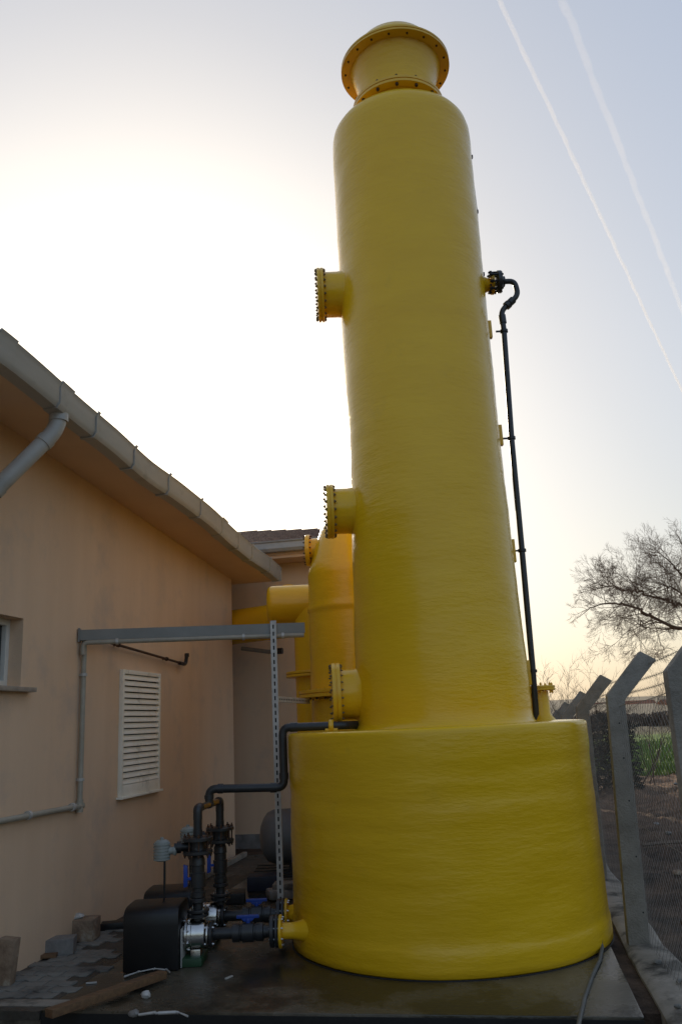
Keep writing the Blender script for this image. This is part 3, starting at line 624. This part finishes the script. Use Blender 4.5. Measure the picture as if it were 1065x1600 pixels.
m = MB((-.16, 6.78, 1.56)); m.lathe([(.042, -.02), (.05, -.015), (.05, .015), (.042, .02)], (-.16, 6.808, 1.60), (1, -.07, 0), 20); m.box((-.16, 6.808, 1.572), (.10, .07, .02)); tag(m.build('pipe_saddle', 'yellow2', bev=.004), 'small yellow saddle holding the dark pipe to the tank lid below the lowest flange', 'clamp')
# finned sensor head beside first riser, a second one behind
def sensor(loc, label):
    s_ = thing('actuator', label, 'actuator', loc, 0, 'finned grey housings beside the pump risers')
    m = MB(); pr = [(-.055, 0)]; 
    for i in range(6): z = i * .021; pr += [(0.062, z), (.062, z + .011), (.054, z + .013), (.054, z + .019)]
    m.lathe([(.03, -.01)] + [(r, z) for r, z in pr[1:]] + [(.050, .128), (.035, .138), (.015, .14)], (0, 0, -.06), seg=24); m.build('housing', 'greybox', s_, sharp=25)
    MB().cyl((0, 0, .07), (0, 0, .095), .014, seg=10).build('cap', 'greybox', s_)
    MB().cyl((.05, 0, .0), (.11, 0, .0), .026, seg=14).cyl((.09, 0, 0), (.105, 0, 0), .036, seg=14).build('neck', 'greybox', s_)
    MB().tube([(.02, 0, -.06), (.02, .0, -.2), (.018, 0, -.33), (.0, .0, -.40)], .0085, 8).build('cable', 'black', s_)
    return s_
sensor((-1.442, 6.52, .765), 'finned grey housing on the left of the nearer pump riser')
sensor((-1.36, 7.09, .785), 'finned grey housing on the farther pump riser, half hidden behind the nearer one')

# ================================================================ THINGS BEHIND THE PUMPS
g0 = (-.45, 9.9, 0); gd = thing('drum', 'grey dished-end drum lying on a dark pallet behind the slotted post', 'tank', g0)
m = MB(g0); m.lathe([(.02, -.09), (.12, -.075), (.2, -.04), (.255, 0), (.285, .07), (.29, .12), (.29, 1.1), (.255, 1.2), (.1, 1.28), (.02, 1.29)], (-1.0, 9.9, .42), (1, 0, 0), 40); m.build('shell', 'drum', gd)
for xx in (-.72, -.1): MB(g0).box((xx, 9.9, .12), (.06, .4, .1)).build('saddle', 'black', gd)
pl = MB((-.6, 9.85, 0)); 
for i in range(5): pl.box((-.6, 9.45 + i * .19, .075), (1.1, .12, .022))
for xx in (-1.05, -.6, -.15): pl.box((xx, 9.85, .034), (.09, .9, .06))
tag(pl.build('pallet', 'black', bev=.003), 'dark pallet under the grey drum', 'pallet')
m = MB((-.98, 9.2, 0)); m.box((-.98, 9.2, .07), (.32, .25, .14)); 
o = m.build('crate', 'navy', bev=.012); tag(o, 'dark blue box on the ground in front of the pallet', 'box')
m = MB((-.72, 8.7, 0)); m.box((-.76, 8.66, .05), (.26, .20, .09), Matrix.Rotation(.3, 3, 'Z')); tag(m.build('sack', 'stone', bev=.03, jit=.02), 'grey cement lump on the ground at the foot of the slotted post', 'block')
m = MB((-.70, 8.66, .1)); m.box((-.72, 8.66, .122), (.22, .17, .05), Matrix.Rotation(-.1, 3, 'Z')); tag(m.build('slab_offcut', 'paver', bev=.01, jit=.006), 'pale flat stone resting on the grey cement lump', 'stone')
for i, (x, y, z, s_, rr, lb) in enumerate(((-1.62, 8.35, .035, (.42, .16, .07), .35, 'black length of profile lying behind the pump covers by the wall'), (-1.95, 7.75, .03, (.55, .12, .06), .15, 'black bar lying between the wall and the nearer pump cover'), (-1.25, 8.6, .05, (.30, .26, .10), .1, 'dark low box on the slab behind the farther pump riser'))):
    m = MB((x, y, 0)); m.box((x, y, z), s_, Matrix.Rotation(rr, 3, 'Z')); tag(m.build(('profile_bar', 'profile_bar', 'junction_box')[i], 'black', bev=.008), lb, ('bar', 'bar', 'box')[i])
# flexible hoses around the pumps
m = MB((-1.5, 7.5, 0)); m.tube([(-1.9, 7.35, .02), (-1.7, 7.5, .06), (-1.5, 7.62, .10), (-1.3, 7.55, .05), (-1.1, 7.45, .02), (-.9, 7.5, .02)], .014, 8); tag(m.build('hose', 'rubber'), 'thin black hose curling on the slab behind the pumps', 'hose')

# ================================================================ LOOSE THINGS, LEFT
def block(name, c, s_, rz_, mat, label, cat, tilt=0, jit=.006, bev=.008):
    m = MB((c[0], c[1], 0)); m.box((c[0], c[1], c[2]), s_, Matrix.Rotation(rz_, 3, 'Z') @ Matrix.Rotation(tilt, 3, 'Y'))
    n = m.build(name, mat, bev=bev, jit=jit); return tag(n, label, cat)
block('brick', (-2.435, 6.22, .150), (.12, .085, .29), -.15, 'brick', 'mortar-stained brick standing on end against the peach wall', 'brick', tilt=.10)
block('paving_block', (-2.34, 6.98, .062), (.25, .16, .11), .12, 'stone', 'grey paving block lying in front of the hollow brown block', 'block')
block('wall_block', (-2.27, 7.38, .088), (.22, .18, .16), -.1, 'brick', 'brown block at the wall foot with a white lump on top', 'block')
block('wood_scrap', (-2.46, 6.86, .02), (.30, .07, .025), .1, 'wood', 'short brown board under the grey paving block', 'board', jit=.003, bev=.003)
# plank
p0, p1 = Vector((-1.86, 5.42, .02)), Vector((-1.34, 6.12, .03)); dv = p1 - p0; ang = math.atan2(dv.y, dv.x)
m = MB((p0 + p1) / 2); m.box((p0 + p1) / 2 + Vector((0, 0, .02)), (dv.length, .075, .045), Matrix.Rotation(ang, 3, 'Z')); tag(m.build('plank', 'wood', bev=.003), 'orange-brown timber plank lying across the slab corner', 'plank')
random.seed(9)
def scrap(name, pts, r, mat, label, cat):
    m = MB(pts[0]); q = path(pts, .01)
    m.tube([p + Vector((0, 0, random.uniform(0, .006))) for p in q], [r * random.uniform(.6, 1.3) for _ in q], 6); return tag(m.build(name, mat), label, cat)
z_ = .012
scrap('torn_strip', [(-1.63, 6.22, z_), (-1.55, 6.30, .02), (-1.45, 6.33, .025), (-1.37, 6.35, z_), (-1.33, 6.28, z_)], .006, 'plastic', 'white torn strip lying just in front of the black pump cover', 'litter')
scrap('torn_strip', [(-1.33, 5.42, z_), (-1.22, 5.40, .025), (-1.10, 5.41, .02), (-1.03, 5.36, z_)], .007, 'plastic', 'white frayed strip lying at the slab edge', 'litter')
for (x, y, a) in ((-1.83, 6.15, .2), (-1.62, 6.02, .1), (-.90, 6.12, 1.0)):
    m = MB((x, y, 0)); m.box((x, y, .006), (.07, .012, .008), Matrix.Rotation(a, 3, 'Z')); tag(m.build('splinter', 'plastic', jit=.002), {-1.83: 'thin pale splinter lying between the pavers and the black cover', -1.62: 'tiny pale splinter nearest the torn strip and plank', -.90: 'pale splinter on the wet slab below the tank nozzle pipe'}[x], 'litter', 'pale splinters on the slab')
# grey cable bottom right
m = MB((1.4, 5.7, 0)); m.tube([(1.02, 4.60, .012), (1.14, 4.98, .012), (1.27, 5.35, .014), (1.42, 5.73, .014), (1.56, 6.05, .014), (1.655, 6.30, .03), (1.66, 6.36, .06)], .0125, 10); tag(m.build('cable', 'cable'), 'grey cable lying on the wet slab towards the tank foot', 'cable')
m = MB((1.66, 6.35, 0)); 
for k in range(4): m.tube([(1.655, 6.31, .03), (1.60 + .03 * k, 6.34 + .01 * k, .10 + .015 * (k % 2))], .004, 5)
tag(m.build('frayed_wires', 'black'), 'short dark wire ends sticking up at the tank foot', 'wire')
# ================================================================ FENCE
F0 = L(.80, 6.70, 0)
fe = thing('fence', 'chain-link fence on angled concrete posts with barbed wire at the right', 'fence', F0, -A)
SPC = 2.46; BZ = 1.735
def post_part(k, lean):
    y = k * SPC; m = MB(); xo, zo = PX[k + 1], PZ[k + 1]; xb0, xb1 = -.075 + xo, .075 + xo; lean += xo
    def e(dx): return dx + lean
    pr = [(xb0, -.1), (xb1, -.1), (e(.062), BZ + zo - .02), (e(.062) + .265, BZ + zo + .265), (e(.062) + .155, BZ + zo + .335), (e(-.062), BZ + zo + .02)]
    m.prism(pr, lambda a, b_: (a, y - .06, b_), lambda a, b_: (a, y + .06, b_)); 
    o = m.build('post', 'concrete', fe, bev=.008, jit=.0015)
    for zz in (.25, .62, 1.0, 1.3, 1.55): MB().cyl((lean, y - .0612, zz + zo), (lean, y - .058, zz + zo), .006, seg=8).build('wire_hole', 'slot', o)
    return o
PX = [.045, 0, 0, -.02, -.03, -.04, -.05, -.06]; PZ = [.03, -.03, -.09, -.19, -.29, -.40, -.51, -.62]
leans = [-.0, .055, .03, .05, .02, .04, .03, .03]
for k in range(-1, 7): post_part(k, leans[k + 1])
# chain link bay
def bay():
    m = MB(); p = .048; n = int(SPC / p); hz = .032; nz = int(1.64 / hz); r = .00115
    for i in range(n + 1):
        y0 = i * p + p / 2; pts = []
        for j in range(nz + 1):
            yy = min(y0 + (p / 2 if (i + j) % 2 else -p / 2), SPC)
            lean_ = .02 * noise.noise(Vector((y0 * 1.3, j * .06, 1)))
            pts.append(Vector((lean_ + (.0016 if (i + j) % 2 else -.0016), yy + .006 * noise.noise(Vector((y0 * 3, j * .25, 4))), .03 + j * hz + .010 * noise.noise(Vector((y0 * 2.2, j * .1, 2))))))
        b = len(m.v)
        for q in pts:
            for a in (0, 2.09, 4.19): m.v.append(q + Vector((math.cos(a) * r, math.sin(a) * r, 0)))
        for j in range(len(pts) - 1):
            for a in range(3): A_ = b + j * 3 + a; B_ = b + j * 3 + (a + 1) % 3; m.f.append([A_, B_, B_ + 3, A_ + 3])
    for zz in (.06, .85, 1.67): m.tube([(.004, i * SPC / 8, zz + .006 * math.sin(i * 1.3) - .0) for i in range(9)], .002, 4)
    return m
mesh_bay = bay().build('chain_link', 'wire', fe, norm=False, smooth=False)
def setbay(o, k):
    o.location = (.068, k * SPC, PZ[k + 1]); o.rotation_euler = (math.atan2(PZ[k + 2] - PZ[k + 1], SPC), 0, 0)
setbay(mesh_bay, -1)
for k in range(0, 6): c = mesh_bay.copy(); col.objects.link(c); setbay(c, k)
def zoff(y):
    f = max(0, min(6.99, y / SPC + 1)); i = int(f); return PZ[i] + (PZ[min(7, i + 1)] - PZ[i]) * (f - i)
for t in (.12, .40, .78):
    m = MB(); x_ = .118 + .20 * t; zz = BZ + .0 + .30 * t; n = 8 * 14; pts = []
    for i in range(n + 1):
        y = -SPC * 1.6 + i * (SPC * 7.6) / n; pts.append(Vector((x_ + .045, y, zz + zoff(y) - .012 * abs(math.sin(y * PI / SPC)))))
    m.tube(pts, .0019, 4)
    for i in range(0, n * 2):
        y = -SPC * 1.6 + i * (SPC * 7.6) / (2 * n); c = Vector((x_ + .045, y, zz + zoff(y) - .012 * abs(math.sin(y * PI / SPC))))
        for s in (-1, 1): dd = Vector((s * .6, .4 * s, 1)).normalized() * .013; m.tube([c - dd, c + dd], .0013, 3, False)
    m.build('barbed_wire', 'wire', fe, smooth=False)

# stones and litter on the soil and footing
random.seed(21)
def rock(c, s_, name, mat, label, cat, group=None):
    m = MB(c); bm = bmesh.new(); bmesh.ops.create_icosphere(bm, subdivisions=2, radius=1)
    for v in bm.verts:
        q = v.co * (1 + .35 * noise.noise(v.co * 1.3 + Vector((c[0] * 9, c[1] * 7, 0)))); v.co = q
    b = len(m.v); m.v += [Vector((v.co.x * s_[0], v.co.y * s_[1], v.co.z * s_[2])) + Vector(c) for v in bm.verts]; m.f += [[b + v.index for v in f.verts] for f in bm.faces]; bm.free()
    return tag(m.build(name, mat, sharp=30), label, cat, group)
rock((-2.31, 7.36, .185), (.045, .04, .026), 'mortar_lump', 'plastic', 'white lump of plaster on top of the brown block', 'lump')
rock((-1.375, 5.78, .022), (.030, .022, .024), 'crumpled_wrapper', 'plastic', 'crumpled white wrapper beside the plank', 'litter')
rock((-1.36, 5.44, .018), (.032, .028, .022), 'mortar_lump', 'stone', 'grey mortar crumb beside the frayed strip at the slab edge', 'lump')
for i in range(70):
    y = random.uniform(5.3, 22); x = random.uniform(1.05, 1.4 + y * .30); s = random.uniform(.012, .045) * (1 + y * .03)
    rock(L(x, y, gz(x, y) + s * .2), (s, s * random.uniform(.5, 1), s * .55), 'stone', random.choice(('stone', 'brick', 'paver')), 'small stone lying on the bare soil beyond the fence', 'stone', 'stones on the bare soil')
for (x, y, s, lb) in ((.84, 6.15, .03, 'pale pebble on the fence footing nearest the post foot'), (.90, 5.75, .026, 'pale pebble on the fence footing halfway along'), (.80, 5.3, .022, 'small pebble low on the fence footing edge')):
    rock(L(x, y, .03), (s, s * .7, s * .5), 'stone', 'paver', lb, 'stone')
m = MB(L(.99, 5.78, .03)); m.quad(L(.90, 5.70, .035), L(1.02, 5.66, .05), L(1.10, 5.80, .04), L(.96, 5.79, .045)); o = m.build('paper_scrap', 'pink'); tag(o, 'pinkish paper scrap on the ground beside the fence footing', 'litter')
sol = o.modifiers.new('s', 'SOLIDIFY'); sol.thickness = .003
for (x, y, z0, ln, a) in ((1.5, 7.7, .05, .5, .2), (1.9, 11.5, .08, .7, .1)):
    m = MB(L(x, y, 0)); p = L(x, y, gz(x, y) + z0); m.tube([p + Vector((-ln / 2, -.05, 0)), p + Vector((0, 0, .01)), p + Vector((ln / 2, a, -.01))], .022, 6); tag(m.build('stick', 'bark2', jit=.01), 'dry stick lying on the soil beyond the fence' + (' nearest the concrete post' if y < 9 else ' farther out'), 'stick')

# ================================================================ VEGETATION
def grow(m, p, d, ln, r, depth, rnd, up=.1, kids_=(5, 5, 5, 4), seg=(7, 5, 4, 3), droop=0, wander=.22):
    n = 6 if depth > 1 else 4; pts = [p]; rs = [r]; q = p.copy(); dd = d.normalized(); dirs = [dd]
    for i in range(n):
        dd = (dd + Vector((rnd.gauss(0, wander), rnd.gauss(0, wander), rnd.gauss(0, wander) + up)) * .6).normalized()
        q = q + dd * ln / n; pts.append(q); rs.append(r * (1 - .75 * (i + 1) / n)); dirs.append(dd)
    m.tube(pts, rs, seg[min(3, 4 - depth) if depth < 4 else 0] if depth > 0 else 3, False)
    if depth <= 0: return
    kn = kids_[4 - depth] if 4 - depth < len(kids_) else 4
    for k in range(kn):
        t = .22 + .78 * (k + rnd.random() * .8) / kn; i = min(n - 1, int(t * n)); f = t * n - i
        b = pts[i].lerp(pts[i + 1], min(1, f)); ax = Vector((rnd.gauss(0, 1), rnd.gauss(0, 1), rnd.gauss(0, 1))); ax = (ax - dirs[i] * ax.dot(dirs[i])).normalized()
        nd = (dirs[i] + ax * rnd.uniform(.5, 1.1) + Vector((0, 0, up * .5))).normalized()
        grow(m, b, nd, ln * rnd.uniform(.42, .66) * (1.1 - .35 * t), max(rs[i] * .55, .0030), depth - 1, rnd, up, kids_, seg, droop, wander)
rnd = random.Random(5)
T1 = Vector((10.7, 22.5, -.1)); tr = thing('bare_tree', 'large leafless tree spreading over the fence at the right edge', 'tree', T1)
m = MB(T1); m.tube([T1, T1 + Vector((-.1, 0, 1.2)), T1 + Vector((-.15, -.1, 2.4)), T1 + Vector((-.3, -.1, 3.2))], [.34, .27, .23, .20], 14); m.build('trunk', 'bark', tr)
m = MB(T1); S = T1 + Vector((-.3, -.1, 3.1))
limbs = [([S, Vector((9.6, 22.3, 3.35)), Vector((8.83, 22, 3.60)), Vector((7.9, 21.9, 4.02)), Vector((7.15, 21.8, 4.32)), Vector((6.75, 21.8, 4.33))], .085),
         ([S, Vector((9.7, 22.4, 3.9)), Vector((8.9, 22.6, 4.35)), Vector((8.1, 22.8, 4.75)), Vector((7.7, 22.9, 4.85)), Vector((7.35, 22.9, 4.95))], .07),
         ([S, Vector((9.9, 22.2, 4.2)), Vector((9.1, 22.0, 5.0)), Vector((8.8, 21.8, 5.15)), Vector((8.55, 21.6, 5.4))], .07),
         ([S, Vector((10.3, 22.6, 4.4)), Vector((9.9, 22.6, 5.0)), Vector((9.6, 22.6, 5.5))], .07),
         ([Vector((8.83, 22, 3.60)), Vector((8.1, 21.6, 3.78)), Vector((7.5, 21.3, 3.72)), Vector((6.95, 21.1, 3.42))], .032),
         ([S, Vector((11.0, 22.8, 4.6)), Vector((11.3, 23, 6.2))], .07), ([S, Vector((11.4, 22.3, 4.0)), Vector((12.6, 22.2, 4.6)), Vector((13.6, 22, 5.2))], .07),
         ([Vector((9.6, 22.4, 3.9)), Vector((9.0, 21.5, 4.3)), Vector((8.2, 21.0, 4.6)), Vector((7.5, 20.8, 4.65))], .04)]
for pts, r in limbs:
    pts = path(pts, .15); pts = [q + Vector((rnd.gauss(0, .035), rnd.gauss(0, .03), rnd.gauss(0, .035))) if 0 < i_ < len(pts) - 1 else q for i_, q in enumerate(pts)]; n = len(pts); rs = [r * .8 * (1 - .72 * i / (n - 1)) for i in range(n)]; m.tube(pts, rs, 8, False)
    tot = sum((pts[i + 1] - pts[i]).length for i in range(n - 1)); cnt = int(tot * 3.5) + 4
    for k in range(cnt):
        t = .22 + .78 * (k + rnd.random()) / cnt; f = t * (n - 1); i = min(n - 2, int(f)); b = pts[i].lerp(pts[i + 1], f - i); dd = (pts[i + 1] - pts[i]).normalized()
        ax = Vector((rnd.gauss(0, 1), rnd.gauss(0, 1), rnd.gauss(.25, 1))); ax = (ax - dd * ax.dot(dd)).normalized()
        grow(m, b, (dd + ax * rnd.uniform(.6, 1.2)).normalized(), rnd.uniform(.85, 1.4) * (1.12 - .3 * t), max(.009, r * (1 - .7 * t) * .26), 3, rnd, .03, (4, 6, 6, 5), (6, 4, 3, 3))
    grow(m, pts[-1], pts[-1] - pts[-2], .9, rs[-1], 3, rnd, .0, (4, 6, 6, 5), (6, 4, 3, 3))
m.build('crown', 'bark', tr, norm=False)
def bush(c, h, wd_, n, mat, label, seed, group=None):
    rnd = random.Random(seed); m = MB(c)
    for k in range(n):
        a = rnd.uniform(0, 2 * PI); b = Vector(c) + Vector((rnd.uniform(-wd_, wd_) * .6, rnd.uniform(-.3, .3), 0))
        grow(m, b, Vector((math.cos(a) * .45, math.sin(a) * .3, 1)), h * rnd.uniform(.7, 1.05), .02, 3, rnd, .12, (4, 5, 5, 4), (5, 3, 3, 3))
    return tag(m.build('shrub', mat, norm=False), label, 'shrub', group)
bush((4.6, 18.6, -.1), 2.1, 1.2, 9, 'bark2', 'leafless brown shrub seen between the tank lid and the angled posts', 3, 'bare shrubs beyond the fence')
bush((5.9, 19.5, -.1), 1.9, 1.3, 10, 'bark2', 'leafless brown shrub directly behind the second angled post', 8, 'bare shrubs beyond the fence')
bush((26.2, 72, -.2), 4.2, 2.2, 8, 'bark2', 'distant bare shrub on the skyline between two concrete posts', 12, 'bare shrubs beyond the fence')
# dark scrub mass beyond the fence
rnd = random.Random(3); m = MB((5, 18, 0))
for i in range(5200):
    x = rnd.uniform(4.0, 6.0); y = 18.4 + rnd.uniform(-.45, .5); z = rnd.uniform(0, 1.45 + .12 * math.sin(x * 5)); d_v = Vector((rnd.gauss(0, 1), rnd.gauss(0, 1), rnd.gauss(0, .7))).normalized() * rnd.uniform(.05, .12); s_v = Vector((rnd.gauss(0, 1), rnd.gauss(0, 1), rnd.gauss(0, 1))).normalized() * .022
    p = Vector((x, y, z)); m.v += [p - d_v, p + s_v, p + d_v, p - s_v]; b = len(m.v) - 4; m.f.append([b, b + 1, b + 2, b + 3])
tag(m.build('hedge', 'hedge', norm=False, smooth=False), 'dark dense hedge behind the second concrete post', 'hedge')
# grass blades on the field
rnd = random.Random(2); m = MB()
for i in range(15000):
    y = 23 + 22 * rnd.random() ** 1.6; x = y * rnd.uniform(.24, .46); 
    if y < 24.3 + 1.5 * noise.noise(Vector((x * .5, 0, 0))) and rnd.random() < .7: continue
    ccx = x; zz = -.09 + .25 * noise.noise(Vector(((x * .985 - y * .174) * .15, (x * .174 + y * .985) * .15, 7)))
    h = rnd.uniform(.06, .20) * (1 + .8 * max(0, noise.noise(Vector((x * .6, y * .6, 0))))); a = rnd.uniform(0, PI); wv = Vector((math.cos(a), math.sin(a), 0)) * rnd.uniform(.02, .05); p = Vector((x, y, zz)); tip = Vector((rnd.gauss(0, .05), rnd.gauss(0, .05), h))
    b = len(m.v); m.v += [p - wv, p + wv, p + tip]; m.f.append([b, b + 1, b + 2])
tag(m.build('grass', 'grassblade', norm=False, smooth=False), 'green grass on the sunlit field beyond the bare soil', 'grass', kind='stuff')
# far things: field hedge, houses, hill
rnd = random.Random(6); m = MB((27, 75, 0))
for i in range(9000):
    y = 78 + rnd.uniform(-1.5, 1.5); x = rnd.uniform(14, 44); z = rnd.uniform(0, 1.1 + .5 * noise.noise(Vector((x * .5, 0, 0)))); d_v = Vector((rnd.gauss(0, 1), rnd.gauss(0, 1), rnd.gauss(0, 1))).normalized() * .28; s_v = Vector((rnd.gauss(0, 1), rnd.gauss(0, 1), rnd.gauss(0, 1))).normalized() * .12
    p = Vector((x, y, z)); m.v += [p - d_v, p + s_v, p + d_v, p - s_v]; b = len(m.v) - 4; m.f.append([b, b + 1, b + 2, b + 3])
tag(m.build('far_scrub', 'bark2', norm=False, smooth=False), 'low brown scrub band at the far edge of the field', 'scrub', kind='stuff')
for i, (az, Y_, w_, h, lb) in enumerate(((18.6, 250, 9, 2.6, 'far pale house just right of the second concrete post'), (19.7, 270, 12, 2.4, 'far house with an orange roof in the middle between two posts'), (20.8, 240, 8, 2.4, 'far house beside the nearest concrete post'), (16.3, 260, 9, 2.6, 'far pale house seen left of the second concrete post'))):
    x = Y_ * math.tan(R(az)); hs = thing('house', lb, 'house', (x, Y_, -.2), .1 * i, 'far houses beyond the field')
    MB().box((0, 0, h / 2), (w_, 6, h)).build('wall', 'farwall', hs)
    MB().prism([(-3.4, h), (3.4, h), (0, h + 1.5)], lambda a, b_: (-w_ / 2 - .3, a, b_), lambda a, b_: (w_ / 2 + .3, a, b_)).build('roof', 'farroof', hs, smooth=False)
    for k in range(3): MB().box((-w_ / 2 + (k + .7) * w_ / 3.4, -3.01, h * .55), (.9, .06, 1.0)).build('window', 'glass', hs)
m = MB(); nx_ = 80
for j, (yy, hh) in enumerate(((190, 0), (240, .5), (300, 1), (380, 1), (520, 0))):
    for i in range(nx_ + 1):
        x = -300 + i * 12; m.v.append(Vector((x, yy, -1 + hh * (6.0 + 2.2 * noise.noise(Vector((x * .008, 1, 0))) + .012 * (x - 100)))))
for j in range(4):
    for i in range(nx_): a = j * (nx_ + 1) + i; m.f.append([a, a + 1, a + nx_ + 2, a + nx_ + 1])
M['hill'] = pm('dry_hill', (.22, .17, .11), (.14, .115, .07), .03, .95)
tag(m.build('hill', 'hill', norm=False), kind='structure')

# ================================================================ CONTRAILS (real vapour trails high above)
def trail(p0, p1, r, dens, seed, label):
    mt = bpy.data.materials.new('vapour'); mt.use_nodes = True; t = mt.node_tree; t.nodes.clear()
    o_ = t.nodes.new('ShaderNodeOutputMaterial'); v = t.nodes.new('ShaderNodeVolumePrincipled'); v.inputs['Color'].default_value = (1, .97, .96, 1)
    v.inputs['Density'].default_value = dens; v.inputs['Anisotropy'].default_value = .35; t.links.new(v.outputs[0], o_.inputs['Volume'])
    p0, p1 = Vector(p0), Vector(p1); n = 420; m = MB(p0); pts = []; rs = []
    for i in range(n + 1):
        f = i / n; p = p0.lerp(p1, f); q = p * .02; pts.append(p + Vector((noise.noise(q * .35 + Vector((seed, 0, 0))), 0, noise.noise(q * .35 + Vector((0, seed, 0))))) * r * .5)
        rs.append(r * (1 + .25 * noise.noise(q + Vector((seed, 3, 1))) + .2 * noise.noise(q * 3)))
    m.tube(pts, rs, 20); o = m.build('contrail', mt); return tag(o, label, 'contrail', 'contrails in the upper right sky')
trail((-700 + 687, 1230, 2500), (5200, 10600, 2500), 9.5, .014, 1, 'sharper left contrail of the two crossing the upper right sky')
trail((0, 870, 2500), (5200, 10100, 2500), 15, .0040, 5, 'fainter right contrail of the two crossing the upper right sky')
